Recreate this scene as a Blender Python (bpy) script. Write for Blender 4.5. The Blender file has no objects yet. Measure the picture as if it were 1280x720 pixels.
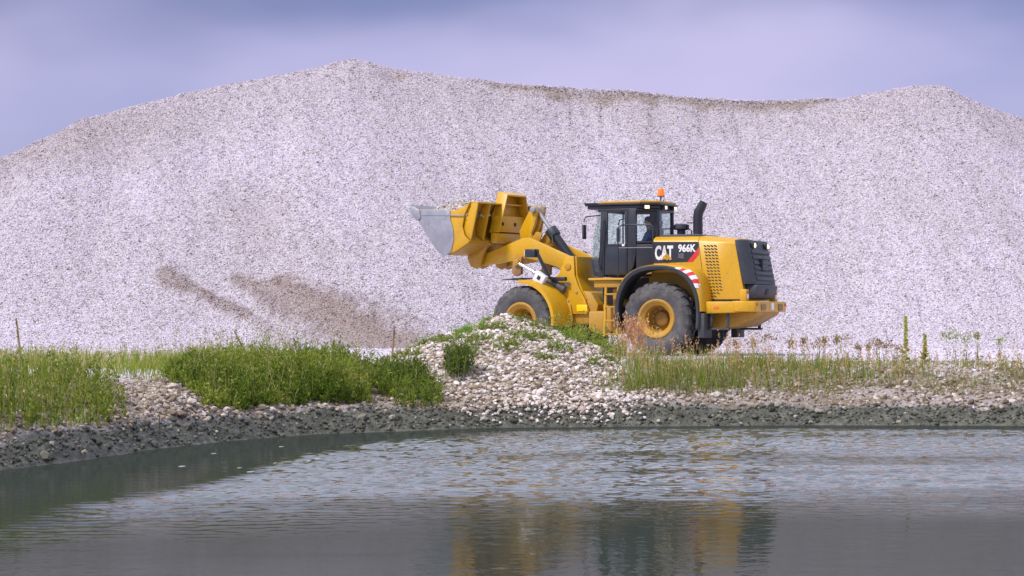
import bpy, bmesh, math, random
import numpy as np
from mathutils import Vector, Matrix, Euler, noise as mnoise

random.seed(7); rng = np.random.default_rng(7)
SC = bpy.context.scene
R = math.radians

# ------------------------------------------------------------------ camera, light, exposure
FPX, HZ, CH = 3000.0, 405.0, 1.74          # focal length in photo pixels, horizon row, eye height above the water
cam_d = bpy.data.cameras.new('camera'); cam = bpy.data.objects.new('camera', cam_d)
SC.collection.objects.link(cam); SC.camera = cam
cam_d.sensor_width = 36; cam_d.lens = FPX / 1280 * 36
cam_d.clip_start = 0.1; cam_d.clip_end = 20000
cam.location = (0, 0, CH); cam.rotation_euler = (R(90) + math.atan(45 / FPX), 0, 0)

SUN_EL, SUN_AZ = 50.0, 232.0               # azimuth clockwise from +Y (north), sun behind and left of the camera
wd = bpy.data.worlds.new('World'); SC.world = wd; wd.use_nodes = True
wt = wd.node_tree; wt.nodes.clear()
def wn(t, **kw):
    n = wt.nodes.new(t)
    for k, v in kw.items(): setattr(n, k, v)
    return n
sky = wn('ShaderNodeTexSky', sky_type='NISHITA', sun_disc=False, sun_elevation=R(SUN_EL), sun_rotation=R(SUN_AZ))
sky.air_density = 1.0; sky.dust_density = 1.6; sky.ozone_density = 3.0
tc = wn('ShaderNodeTexCoord'); mp = wn('ShaderNodeMapping'); mp.inputs['Scale'].default_value = (2.2, 2.2, 5.0)
mp.inputs['Location'].default_value = (17.08, 4.84, 3.79)
nz = wn('ShaderNodeTexNoise'); nz.inputs['Scale'].default_value = 1.7; nz.inputs['Detail'].default_value = 4; nz.inputs['Roughness'].default_value = .5
cr = wn('ShaderNodeValToRGB'); cr.color_ramp.elements[0].position = .30; cr.color_ramp.elements[1].position = .70
cr.color_ramp.elements[0].color = (.45, .45, .45, 1); cr.color_ramp.elements[1].color = (.95, .95, .95, 1)
nz2 = wn('ShaderNodeTexNoise'); nz2.inputs['Scale'].default_value = 2.6; nz2.inputs['Detail'].default_value = 3
# haze is brightest and lilac low down, a greyer cloud deck stands above it, brighter and more neutral overhead
sx_ = wn('ShaderNodeSeparateXYZ'); ma = wn('ShaderNodeMath', operation='MULTIPLY_ADD'); ma.inputs[1].default_value = .10
el = wn('ShaderNodeValToRGB'); e = el.color_ramp; e.interpolation = 'EASE'
for k_ in range(3): e.elements.new(.5)
for q_, (p_, c_) in zip(e.elements, [(.0, (.45, .415, .62)), (.104, (.375, .350, .525)), (.148, (.180, .186, .310)), (.19, (.68, .73, .90)), (1.0, (.66, .67, .73))]): q_.position = p_; q_.color = (*c_, 1)
cc = wn('ShaderNodeMix', data_type='RGBA', blend_type='MULTIPLY'); cc.inputs['Factor'].default_value = 1; cc.inputs['B'].default_value = (10, 10, 10, 1)
mx = wn('ShaderNodeMix', data_type='RGBA')
tint = wn('ShaderNodeMix', data_type='RGBA', blend_type='MULTIPLY'); tint.inputs['Factor'].default_value = 1; tint.inputs['B'].default_value = (.28, .35, .62, 1)
bg = wn('ShaderNodeBackground'); bg.inputs['Strength'].default_value = 0.10
wo = wn('ShaderNodeOutputWorld')
L = wt.links.new
L(tc.outputs['Generated'], mp.inputs['Vector']); L(mp.outputs['Vector'], nz.inputs['Vector']); L(mp.outputs['Vector'], nz2.inputs['Vector'])
L(tc.outputs['Generated'], sx_.inputs[0]); L(nz2.outputs['Fac'], ma.inputs[0]); L(sx_.outputs['Z'], ma.inputs[2]); ma.inputs[1].default_value = .096
sb_ = wn('ShaderNodeMath', operation='SUBTRACT'); sb_.inputs[1].default_value = .048; L(ma.outputs[0], sb_.inputs[0]); L(sb_.outputs[0], el.inputs['Fac'])
L(nz.outputs['Fac'], cr.inputs['Fac']); L(el.outputs['Color'], cc.inputs['A'])
L(sky.outputs['Color'], tint.inputs['A']); L(tint.outputs['Result'], mx.inputs['A']); L(cc.outputs['Result'], mx.inputs['B']); L(cr.outputs['Color'], mx.inputs['Factor'])
L(mx.outputs['Result'], bg.inputs['Color']); L(bg.outputs['Background'], wo.inputs['Surface'])

sd = bpy.data.lights.new('sun', 'SUN'); so = bpy.data.objects.new('sun', sd); SC.collection.objects.link(so)
sd.energy = 2.4; sd.angle = R(8); sd.color = (1, .97, .94)
_d = Vector((math.sin(R(SUN_AZ)) * math.cos(R(SUN_EL)), math.cos(R(SUN_AZ)) * math.cos(R(SUN_EL)), math.sin(R(SUN_EL))))
so.rotation_euler = _d.to_track_quat('Z', 'Y').to_euler(); so.location = (-20, -30, 40)
SC.render.engine = 'CYCLES'
vs = SC.view_settings; vs.view_transform = 'Standard'; vs.look = 'None'; vs.gamma = 1; vs.exposure = 0.71
SC.cycles.transparent_max_bounces = 32; vs.use_curve_mapping = False

# ------------------------------------------------------------------ helpers
COL = SC.collection
def tag(o, label=None, cat=None, group=None, kind=None):
    if label: o['label'] = label
    if cat: o['category'] = cat
    if group: o['group'] = group
    if kind: o['kind'] = kind
    return o
def link(o, parent=None):
    COL.objects.link(o)
    if parent is not None: o.parent = parent
    return o
def empty(name, loc=(0, 0, 0), rot=(0, 0, 0)):
    o = bpy.data.objects.new(name, None); o.empty_display_size = .3; o.location = loc; o.rotation_euler = rot
    return link(o)
def np_mesh(name, V, F, mat=None, parent=None, col=None, smooth=False):
    """V (n,3), F (m,k) one face size or list of such arrays"""
    V = np.asarray(V, dtype=np.float32)
    Fs = F if isinstance(F, list) else [F]
    Fs = [np.asarray(f, dtype=np.int32) for f in Fs if len(f)]
    me = bpy.data.meshes.new(name)
    me.vertices.add(len(V)); me.vertices.foreach_set('co', V.ravel())
    nl = sum(f.size for f in Fs); npoly = sum(len(f) for f in Fs)
    me.loops.add(nl); me.loops.foreach_set('vertex_index', np.concatenate([f.ravel() for f in Fs]))
    me.polygons.add(npoly)
    tot = np.concatenate([np.full(len(f), f.shape[1], dtype=np.int32) for f in Fs])
    st = np.concatenate([[0], np.cumsum(tot)[:-1]]).astype(np.int32)
    me.polygons.foreach_set('loop_start', st)
    try: me.polygons.foreach_set('loop_total', tot)
    except Exception: pass
    me.update(calc_edges=True); me.validate()
    if col is not None:
        a = me.color_attributes.new('Col', 'FLOAT_COLOR', 'POINT')
        c = np.ones((len(V), 4), dtype=np.float32); c[:, :3] = col
        a.data.foreach_set('color', c.ravel())
    if smooth: me.shade_smooth()
    if mat: me.materials.append(mat)
    o = bpy.data.objects.new(name, me)
    return link(o, parent)

def fbm(X, Y, scale, seed=0, octs=4, rough=.5):
    """cheap vectorised value noise, about -1..1"""
    out = np.zeros_like(X, dtype=float); amp = 1; tot = 0; s = scale
    for o in range(octs):
        x = X * s + 17.3 * o + seed * 7.1; y = Y * s - 9.7 * o + seed * 3.3
        xi = np.floor(x).astype(np.int64); yi = np.floor(y).astype(np.int64); xf = x - xi; yf = y - yi
        u = xf * xf * (3 - 2 * xf); v = yf * yf * (3 - 2 * yf)
        def h(a, b):
            n = (a * 374761393 + b * 668265263 + seed * 974711) & 0xffffffff
            n = ((n ^ (n >> 13)) * 1274126177) & 0xffffffff
            return ((n ^ (n >> 16)) & 0xffff) / 32767.5 - 1
        val = (h(xi, yi) * (1 - u) + h(xi + 1, yi) * u) * (1 - v) + (h(xi, yi + 1) * (1 - u) + h(xi + 1, yi + 1) * u) * v
        out += amp * val; tot += amp; amp *= rough; s *= 2.03
    return out / tot
def sstep(a, b, x):
    t = np.clip((x - a) / (b - a), 0, 1); return t * t * (3 - 2 * t)

# ------------------------------------------------------------------ materials
def new_mat(name):
    m = bpy.data.materials.new(name); m.use_nodes = True; t = m.node_tree
    return m, t, t.nodes['Principled BSDF'], t.nodes['Material Output']
def nd(t, typ, **kw):
    n = t.nodes.new(typ)
    for k, v in kw.items():
        if hasattr(n, k): setattr(n, k, v)
        else: n.inputs[k].default_value = v
    return n
def ramp(t, stops, interp='LINEAR'):
    n = t.nodes.new('ShaderNodeValToRGB'); cr = n.color_ramp; cr.interpolation = interp
    while len(cr.elements) < len(stops): cr.elements.new(.5)
    for e, (p, c) in zip(cr.elements, stops): e.position = p; e.color = (*c, 1) if len(c) == 3 else c
    return n
def paint(name, base, rough=.4, dust=.35, dustcol=(.42, .36, .30), metal=0.0, scale=2.2, coat=0.0):
    """painted / dusty surface: base colour with uneven fading, dust and little scuffs"""
    m, t, b, o = new_mat(name); l = t.links.new
    tc = nd(t, 'ShaderNodeTexCoord')
    n1 = nd(t, 'ShaderNodeTexNoise'); n1.inputs['Scale'].default_value = scale; n1.inputs['Detail'].default_value = 6; n1.inputs['Roughness'].default_value = .65
    n2 = nd(t, 'ShaderNodeTexNoise'); n2.inputs['Scale'].default_value = scale * 9; n2.inputs['Detail'].default_value = 4
    l(tc.outputs['Object'], n1.inputs['Vector']); l(tc.outputs['Object'], n2.inputs['Vector'])
    r1 = ramp(t, [(.42, (0, 0, 0)), (.75, (1, 1, 1))]); l(n1.outputs['Fac'], r1.inputs['Fac'])
    mu = nd(t, 'ShaderNodeMath', operation='MULTIPLY'); mu.inputs[1].default_value = dust; l(r1.outputs['Color'], mu.inputs[0])
    mi = nd(t, 'ShaderNodeMix', data_type='RGBA'); mi.inputs['A'].default_value = (*base, 1); mi.inputs['B'].default_value = (*dustcol, 1)
    l(mu.outputs[0], mi.inputs['Factor'])
    n3 = nd(t, 'ShaderNodeTexNoise'); n3.inputs['Scale'].default_value = scale * 3.1; n3.inputs['Detail'].default_value = 8; n3.inputs['Roughness'].default_value = .75
    mp3 = nd(t, 'ShaderNodeMapping'); mp3.inputs['Scale'].default_value = (1, 1, .45); mp3.inputs['Location'].default_value = (3, 7, 1); l(tc.outputs['Object'], mp3.inputs['Vector']); l(mp3.outputs['Vector'], n3.inputs['Vector'])
    r3 = ramp(t, [(.56, (0, 0, 0)), (.74, (1, 1, 1))]); l(n3.outputs['Fac'], r3.inputs['Fac'])      # grime, oil and splashes
    g3 = nd(t, 'ShaderNodeMath', operation='MULTIPLY'); g3.inputs[1].default_value = min(.55, dust * 1.3); l(r3.outputs['Color'], g3.inputs[0])
    m3 = nd(t, 'ShaderNodeMix', data_type='RGBA'); m3.inputs['B'].default_value = (.11, .085, .055, 1); l(g3.outputs[0], m3.inputs['Factor']); l(mi.outputs['Result'], m3.inputs['A'])
    hv = nd(t, 'ShaderNodeHueSaturation'); l(m3.outputs['Result'], hv.inputs['Color'])
    mr = nd(t, 'ShaderNodeMapRange'); mr.inputs['To Min'].default_value = .82; mr.inputs['To Max'].default_value = 1.14
    l(n2.outputs['Fac'], mr.inputs['Value']); l(mr.outputs['Result'], hv.inputs['Value'])
    l(hv.outputs['Color'], b.inputs['Base Color'])
    rr = nd(t, 'ShaderNodeMapRange'); rr.inputs['To Min'].default_value = rough; rr.inputs['To Max'].default_value = min(1, rough + .45)
    l(mu.outputs[0], rr.inputs['Value']); l(rr.outputs['Result'], b.inputs['Roughness'])
    b.inputs['Metallic'].default_value = metal; b.inputs['Coat Weight'].default_value = coat
    bp = nd(t, 'ShaderNodeBump'); bp.inputs['Strength'].default_value = .08; bp.inputs['Distance'].default_value = .01
    l(n2.outputs['Fac'], bp.inputs['Height']); l(bp.outputs['Normal'], b.inputs['Normal'])
    return m
YEL = paint('yellow_paint', (.565, .295, .003), .38, .36, (.40, .27, .06))
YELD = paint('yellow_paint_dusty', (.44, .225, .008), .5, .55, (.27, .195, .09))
BLK = paint('black_paint', (.016, .018, .026), .38, .16, (.10, .10, .12))
BLKP = paint('black_plastic', (.022, .025, .036), .5, .35, (.10, .10, .12))
DARK = paint('dark_steel', (.020, .018, .016), .6, .4, (.08, .065, .05))
RUB = paint('tyre_rubber', (.055, .051, .052), .75, .7, (.19, .175, .17), scale=3)
RUBL = paint('rubber_lip', (.03, .032, .036), .6, .4, (.09, .09, .09))
WORN = paint('worn_steel', (.30, .30, .335), .36, .55, (.46, .44, .46), metal=.5, scale=3)
CHROME = paint('chrome_rod', (.75, .76, .78), .18, .05, metal=1)
WHITE = paint('white_plastic', (.72, .72, .74), .5, .15)
RED = paint('red_vinyl', (.62, .012, .02), .45, .1)
ORANGE = paint('orange_reflector', (.85, .13, .02), .35, .05)
SEAT = paint('seat_fabric', (.02, .02, .024), .9, .1)
SHIRT = paint('blue_cloth', (.045, .10, .28), .9, .05)
SKIN = paint('skin', (.48, .27, .19), .6, .05)
HAIR = paint('hair', (.03, .02, .015), .7, 0)
def emit(name, colr, s):
    m, t, b, o = new_mat(name); b.inputs['Base Color'].default_value = (*colr, 1)
    b.inputs['Emission Color'].default_value = (*colr, 1); b.inputs['Emission Strength'].default_value = s
    b.inputs['Roughness'].default_value = .2; return m
LAMP = emit('lit_lamp', (1, .74, .40), .9)
BEACON = emit('beacon_amber', (.95, .14, .01), .35)
def glass(name, tintc):
    m, t, b, o = new_mat(name); t.nodes.remove(b)
    tr = nd(t, 'ShaderNodeBsdfTransparent'); tr.inputs['Color'].default_value = (*tintc, 1)
    gl = nd(t, 'ShaderNodeBsdfGlossy'); gl.inputs['Roughness'].default_value = .03
    nz = nd(t, 'ShaderNodeTexNoise'); nz.inputs['Scale'].default_value = 2
    lw = nd(t, 'ShaderNodeLayerWeight'); lw.inputs['Blend'].default_value = .5      # Schlick, the same from both sides of the pane
    pw = nd(t, 'ShaderNodeMath', operation='POWER'); pw.inputs[1].default_value = 5; t.links.new(lw.outputs['Facing'], pw.inputs[0])
    fr = nd(t, 'ShaderNodeMath', operation='MULTIPLY_ADD'); fr.inputs[1].default_value = .9; fr.inputs[2].default_value = .03; t.links.new(pw.outputs[0], fr.inputs[0])
    ms = nd(t, 'ShaderNodeMixShader'); l = t.links.new
    l(fr.outputs[0], ms.inputs[0]); l(tr.outputs[0], ms.inputs[1]); l(gl.outputs[0], ms.inputs[2]); l(ms.outputs[0], o.inputs['Surface'])
    return m
GLASS = glass('tinted_glass', (.92, .975, .96))

def foliage(name, rough=.6, trans=.45):
    m, t, b, o = new_mat(name); l = t.links.new
    at = nd(t, 'ShaderNodeAttribute', attribute_name='Col'); nz = nd(t, 'ShaderNodeTexNoise'); nz.inputs['Scale'].default_value = 9
    hv = nd(t, 'ShaderNodeHueSaturation'); mr = nd(t, 'ShaderNodeMapRange'); mr.inputs['To Min'].default_value = 1.0; mr.inputs['To Max'].default_value = 1.75
    l(nz.outputs['Fac'], mr.inputs['Value']); l(mr.outputs['Result'], hv.inputs['Value']); l(at.outputs['Color'], hv.inputs['Color'])
    l(hv.outputs['Color'], b.inputs['Base Color']); b.inputs['Roughness'].default_value = rough
    tl = nd(t, 'ShaderNodeBsdfTranslucent'); l(hv.outputs['Color'], tl.inputs['Color'])
    ms = nd(t, 'ShaderNodeMixShader'); ms.inputs[0].default_value = trans
    l(b.outputs[0], ms.inputs[1]); l(tl.outputs[0], ms.inputs[2]); l(ms.outputs[0], o.inputs['Surface'])
    return m
LEAF = foliage('leaf')

# gravel: colours of single stones, chosen per stone
ST_PILE = [(0, (.13, .10, .085)), (.14, (.28, .235, .22)), (.28, (.50, .44, .475)), (.55, (.625, .542, .680)), (1, (.745, .655, .805))]
ST_BANK = [(0, (.10, .075, .05)), (.3, (.24, .18, .125)), (.65, (.36, .29, .235)), (.9, (.46, .385, .34)), (1, (.60, .54, .51))]
ST_MOUND = [(0, (.13, .095, .065)), (.14, (.28, .205, .145)), (.38, (.45, .365, .30)), (.7, (.57, .495, .46)), (1, (.70, .64, .64))]
def stone_mat(name, stops, damp=False):
    m, t, b, o = new_mat(name); l = t.links.new
    oi = nd(t, 'ShaderNodeObjectInfo'); rp = ramp(t, stops); l(oi.outputs['Random'], rp.inputs['Fac'])
    geo = nd(t, 'ShaderNodeNewGeometry'); nz = nd(t, 'ShaderNodeTexNoise'); nz.inputs['Scale'].default_value = 23; nz.inputs['Detail'].default_value = 3
    l(geo.outputs['Position'], nz.inputs['Vector'])
    mr = nd(t, 'ShaderNodeMapRange'); mr.inputs['To Min'].default_value = .78; mr.inputs['To Max'].default_value = 1.2; l(nz.outputs['Fac'], mr.inputs['Value'])
    hv = nd(t, 'ShaderNodeHueSaturation'); l(rp.outputs['Color'], hv.inputs['Color']); l(mr.outputs['Result'], hv.inputs['Value'])
    last = hv.outputs['Color']
    if damp: last = damp_vignette_mix(t, last, geo)
    l(last, b.inputs['Base Color']); b.inputs['Roughness'].default_value = .85
    return m
def damp_vignette_mix(t, colour, geo):
    """damp, freshly slid gravel tongues and the weathered crest, with vignette darkening painted into the colour"""
    l = t.links.new
    at = nd(t, 'ShaderNodeAttribute', attribute_name='damp')
    try: at.attribute_type = 'INSTANCER'
    except Exception: pass
    at2 = nd(t, 'ShaderNodeAttribute', attribute_name='damp')
    ad = nd(t, 'ShaderNodeMath', operation='MAXIMUM'); l(at.outputs['Fac'], ad.inputs[0]); l(at2.outputs['Fac'], ad.inputs[1])
    mi = nd(t, 'ShaderNodeMix', data_type='RGBA', blend_type='MULTIPLY'); mi.inputs['B'].default_value = (.56, .485, .395, 1)
    l(ad.outputs[0], mi.inputs['Factor']); l(colour, mi.inputs['A'])
    return mi.outputs['Result']
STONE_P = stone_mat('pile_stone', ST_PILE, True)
STONE_M = stone_mat('mound_stone', ST_MOUND)
STONE_B = stone_mat('bank_stone', ST_BANK)
def gravel_mat(name, stops, scale, damp=False, bump=.5):
    m, t, b, o = new_mat(name); l = t.links.new
    geo = nd(t, 'ShaderNodeNewGeometry')
    vo = nd(t, 'ShaderNodeTexVoronoi'); vo.inputs['Scale'].default_value = scale; l(geo.outputs['Position'], vo.inputs['Vector'])
    sp = nd(t, 'ShaderNodeSeparateColor'); l(vo.outputs['Color'], sp.inputs['Color'])
    rp = ramp(t, stops); l(sp.outputs[0], rp.inputs['Fac'])
    last = rp.outputs['Color']
    if damp: last = damp_vignette_mix(t, last, geo)
    l(last, b.inputs['Base Color']); b.inputs['Roughness'].default_value = .9
    bp = nd(t, 'ShaderNodeBump', invert=True); bp.inputs['Strength'].default_value = bump; bp.inputs['Distance'].default_value = .05
    l(vo.outputs['Distance'], bp.inputs['Height']); l(bp.outputs['Normal'], b.inputs['Normal'])
    return m
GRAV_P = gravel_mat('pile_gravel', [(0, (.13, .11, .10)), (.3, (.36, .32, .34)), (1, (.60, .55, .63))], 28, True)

# ------------------------------------------------------------------ terrain
SH = np.array([(-400, -12), (-60, -10), (-22, -6), (-14, 8), (-9.2, 20.5), (-6.08, 28.5), (-5.5, 30.7), (-4.94, 33.5), (-4.3, 35.6), (-3.05, 38.0), (-1.8, 38.9), (-.53, 40.2), (2.2, 40.8), (5, 41.3), (8.8, 41.1), (14, 41.8), (60, 46), (400, 50)])
def shore(x): return np.interp(x, SH[:, 0], SH[:, 1])
def shore_dist(X, Y):
    """signed true distance to the shoreline, positive on the far land"""
    d = np.full(X.shape, 1e9)
    for (x0, y0), (x1, y1) in zip(SH[:-1], SH[1:]):
        dx, dy = x1 - x0, y1 - y0
        t = np.clip(((X - x0) * dx + (Y - y0) * dy) / (dx * dx + dy * dy), 0, 1)
        d = np.minimum(d, np.hypot(X - x0 - t * dx, Y - y0 - t * dy))
    return np.where(Y >= shore(X), d, -d)
PD = [-60, -6, -3, -1, -.3, 0, .3, .7, 1.5, 3.0, 4.5, 6.5, 400]
PZ = [-1.6, -1.5, -1.0, -.4, -.14, 0, .18, .36, .56, .86, .975, 1.0, 1.0]
def ground_z(X, Y, rough=True):
    X = np.asarray(X, float); Y = np.asarray(Y, float)
    d = shore_dist(X, Y)
    wob = .22 * fbm(X, Y, .7, 3, 3)
    left = sstep(-2.2, -5.0, X)
    dd = np.where(d > 0, (d + wob * sstep(0, .5, d)) * (1 + .9 * left), d + .5 * wob * sstep(0, -.5, d))
    z = np.interp(dd, PD, PZ)
    z += .13 * np.exp(-(((X + 4.95) / .55) ** 2 + ((Y - 35.6) / 1.0) ** 2)) * sstep(.2, .7, d)          # little gravel hump
    if rough:
        mud = sstep(-.15, .08, d) * sstep(1.1, .7, dd)
        z += mud * (.085 * fbm(X, Y, 2.2, 5, 4, .65) + .05 * np.abs(fbm(X, Y, 6, 9, 2)))
        up = sstep(.7, 1.4, dd)
        z += up * .035 * fbm(X, Y, .9, 11, 4)
        z += sstep(40, 80, np.abs(X)) * 0
    # wheel ruts and the slight dip under the front wheels
    z -= .085 * np.exp(-(((X - .45) / 1.3) ** 2 + ((Y - 58.4) / 2.0) ** 2)) * sstep(2, 5, d)
    # near shore, under and behind the camera
    nb = sstep(6.5, 2.5, Y) * (d < 0)
    z = z * (1 - nb) + nb * .22
    return z
def axis(segs):
    out = []
    for a, b, st in segs: out += list(np.arange(a, b, st))
    return np.array(out + [segs[-1][1]])
gx = axis([(-3000, -400, 650), (-400, -40, 40), (-40, -14, 2), (-14, -8, .25), (-8, 10, .07), (10, 18, .25), (18, 40, 2), (40, 400, 40), (400, 3000, 650)])
gs = axis([(-60, -20, 5), (-20, -3, 1), (-3, -.4, .25), (-.4, 1.6, .045), (1.6, 6, .15), (6, 12, .5), (12, 50, 1.5), (50, 100, 10), (100, 400, 75), (400, 6000, 1400)])
GX, GS = np.meshgrid(gx, gs); GY = shore(GX) + GS; GZ_ = ground_z(GX, GY)
nx, ny = len(gx), len(gs); ii = np.arange(nx * ny).reshape(ny, nx)
quad = np.stack([ii[:-1, :-1], ii[:-1, 1:], ii[1:, 1:], ii[1:, :-1]], -1).reshape(-1, 4)
def ground_material():
    m, t, b, o = new_mat('bank_and_gravel_ground'); l = t.links.new
    geo = nd(t, 'ShaderNodeNewGeometry')
    at = nd(t, 'ShaderNodeAttribute', attribute_name='Col')       # R mud, G soil, B how trodden
    vo = nd(t, 'ShaderNodeTexVoronoi'); vo.inputs['Scale'].default_value = 30; l(geo.outputs['Position'], vo.inputs['Vector'])
    sc = nd(t, 'ShaderNodeSeparateColor'); l(vo.outputs['Color'], sc.inputs['Color'])
    gr = ramp(t, [(0, (.40, .355, .37)), (.25, (.54, .49, .545)), (1, (.64, .59, .68))]); l(sc.outputs[0], gr.inputs['Fac'])
    n1 = nd(t, 'ShaderNodeTexNoise'); n1.inputs['Scale'].default_value = 5; n1.inputs['Detail'].default_value = 8; n1.inputs['Roughness'].default_value = .7; l(geo.outputs['Position'], n1.inputs['Vector'])
    mudc = ramp(t, [(.34, (.024, .025, .017)), (.5, (.075, .074, .057)), (.70, (.165, .155, .12))]); l(n1.outputs['Fac'], mudc.inputs['Fac'])
    soil = ramp(t, [(.3, (.085, .062, .04)), (.52, (.20, .15, .105)), (.75, (.36, .29, .23))]); l(n1.outputs['Fac'], soil.inputs['Fac'])
    s2 = nd(t, 'ShaderNodeSeparateColor'); l(at.outputs['Color'], s2.inputs['Color'])
    m1 = nd(t, 'ShaderNodeMix', data_type='RGBA'); l(s2.outputs[1], m1.inputs['Factor']); l(gr.outputs['Color'], m1.inputs['A']); l(soil.outputs['Color'], m1.inputs['B'])
    m2 = nd(t, 'ShaderNodeMix', data_type='RGBA'); l(s2.outputs[0], m2.inputs['Factor']); l(m1.outputs['Result'], m2.inputs['A']); l(mudc.outputs['Color'], m2.inputs['B'])
    l(m2.outputs['Result'], b.inputs['Base Color'])
    rr = nd(t, 'ShaderNodeMapRange'); rr.inputs['To Min'].default_value = .9; rr.inputs['To Max'].default_value = .55; l(s2.outputs[0], rr.inputs['Value']); l(rr.outputs['Result'], b.inputs['Roughness'])
    bp = nd(t, 'ShaderNodeBump'); bp.inputs['Strength'].default_value = .7; bp.inputs['Distance'].default_value = .05; l(n1.outputs['Fac'], bp.inputs['Height'])
    bp2 = nd(t, 'ShaderNodeBump', invert=True); bp2.inputs['Strength'].default_value = .4; bp2.inputs['Distance'].default_value = .04
    l(vo.outputs['Distance'], bp2.inputs['Height']); l(bp.outputs['Normal'], bp2.inputs['Normal']); l(bp2.outputs['Normal'], b.inputs['Normal'])
    return m
GD = shore_dist(GX, GY); gl_ = sstep(-2.2, -5.0, GX); gdd = GD * (1 + .9 * gl_) + .16 * fbm(GX, GY, 1.3, 21, 3)
mud_f = sstep(.74, .48, gdd); soil_f = sstep(.5, .66, gdd) * sstep(4.2, 2.4, gdd + .6 * fbm(GX, GY, .8, 4, 3)) * (.85 + .5 * fbm(GX, GY, 2.2, 8, 3))
gcol = np.stack([mud_f.ravel(), np.clip(soil_f, 0, 1).ravel(), np.zeros(nx * ny)], -1)
ground = np_mesh('ground', np.stack([GX.ravel(), GY.ravel(), GZ_.ravel()], -1), quad, ground_material(), col=gcol, smooth=True)
tag(ground, 'pale gravel ground with a dark muddy bank', kind='structure')

# water
def water_material():
    m, t, b, o = new_mat('pond_water'); l = t.links.new
    b.inputs['Base Color'].default_value = (.042, .045, .036, 1); b.inputs['Roughness'].default_value = .03; b.inputs['IOR'].default_value = 1.333
    geo = nd(t, 'ShaderNodeNewGeometry')
    def wave(sx, sy, sc, det):
        mp = nd(t, 'ShaderNodeMapping'); mp.inputs['Scale'].default_value = (sx, sy, 1); l(geo.outputs['Position'], mp.inputs['Vector'])
        n = nd(t, 'ShaderNodeTexNoise'); n.inputs['Scale'].default_value = sc; n.inputs['Detail'].default_value = det; n.inputs['Roughness'].default_value = .55; l(mp.outputs['Vector'], n.inputs['Vector'])
        return n.outputs['Fac']
    w1 = wave(1.0, .75, 3.4, 2); w2 = wave(1.0, .8, 9.5, 2)
    at = nd(t, 'ShaderNodeAttribute', attribute_name='Col'); s = nd(t, 'ShaderNodeSeparateColor'); l(at.outputs['Color'], s.inputs['Color'])
    add = nd(t, 'ShaderNodeMath', operation='MULTIPLY_ADD'); l(w2, add.inputs[0]); add.inputs[1].default_value = .35; l(w1, add.inputs[2])
    st = nd(t, 'ShaderNodeMapRange'); st.inputs['To Min'].default_value = .003; st.inputs['To Max'].default_value = .006; l(s.outputs[0], st.inputs['Value'])
    bp = nd(t, 'ShaderNodeBump'); bp.inputs['Strength'].default_value = 1; l(st.outputs['Result'], bp.inputs['Distance']); l(add.outputs[0], bp.inputs['Height'])
    l(bp.outputs['Normal'], b.inputs['Normal'])
    # dark diffuse painted in dims calm-water reflections like vignetting; the ruffled lane has none
    df = nd(t, 'ShaderNodeBsdfDiffuse'); df.inputs['Color'].default_value = (.029, .036, .030, 1)
    ff = nd(t, 'ShaderNodeMapRange'); ff.inputs['To Min'].default_value = .80; ff.inputs['To Max'].default_value = .0; l(s.outputs[0], ff.inputs['Value'])
    ms = nd(t, 'ShaderNodeMixShader'); l(ff.outputs['Result'], ms.inputs[0]); l(b.outputs[0], ms.inputs[1]); l(df.outputs[0], ms.inputs[2]); l(ms.outputs[0], o.inputs['Surface'])
    return m
wx = axis([(-60, -16, 6), (-16, -9.5, .5), (-9.5, 10.5, .07), (10.5, 18, .5), (18, 200, 20)]); wy = axis([(-30, 10, 4), (10, 19, .3), (19, 42.2, .055), (42.2, 60, 4)])
WX, WY = np.meshgrid(wx, wy); wi = np.arange(len(wx) * len(wy)).reshape(len(wy), len(wx))
wq = np.stack([wi[:-1, :-1], wi[:-1, 1:], wi[1:, 1:], wi[1:, :-1]], -1).reshape(-1, 4)
sd_ = shore_dist(WX, WY)
near = WY + 2.2 * fbm(WX * .3, WY, .35, 33, 3) + .55 * np.maximum(0, -1 - WX)
lane = sstep(-.7, -2.2, sd_ + .8 * fbm(WX * .35, WY, .35, 31, 3) + 2.6 * sstep(-1.0, -4.5, WX)) * sstep(20.5, 26.5, near)
lane = np.clip(lane * (.95 + 1.0 * fbm(WX * .22, WY * 1.5, .55, 35, 3)) + .16 * sstep(20.5, 13, near) * (fbm(WX * .3, WY, .5, 37, 3) > -.1) + .05, 0, 1)
wr = np.random.default_rng(5); WZ = np.zeros(WX.shape); NW = 26
for k_ in range(NW):                                       # real ripples in the ruffled lane
    wl = .125 * (3.2 ** wr.random()); kk = 2 * math.pi / wl; th = R(90) + wr.normal(0, .65); A_ = .165 * math.sqrt(2 / NW) / kk
    WZ += A_ * np.sin(kk * (math.cos(th) * WX + math.sin(th) * WY) + wr.uniform(0, 6.28) + 1.2 * fbm(WX, WY, .8, 40 + k_, 2))
WZ *= lane * sstep(18.5, 20.5, WY) * (np.abs(WX) < 10.3)
water = np_mesh('water', np.stack([WX.ravel(), WY.ravel(), WZ.ravel()], -1), wq, water_material(), col=np.stack([lane.ravel()] * 3, -1), smooth=True)
tag(water, 'still grey-green pond', kind='structure')

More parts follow.
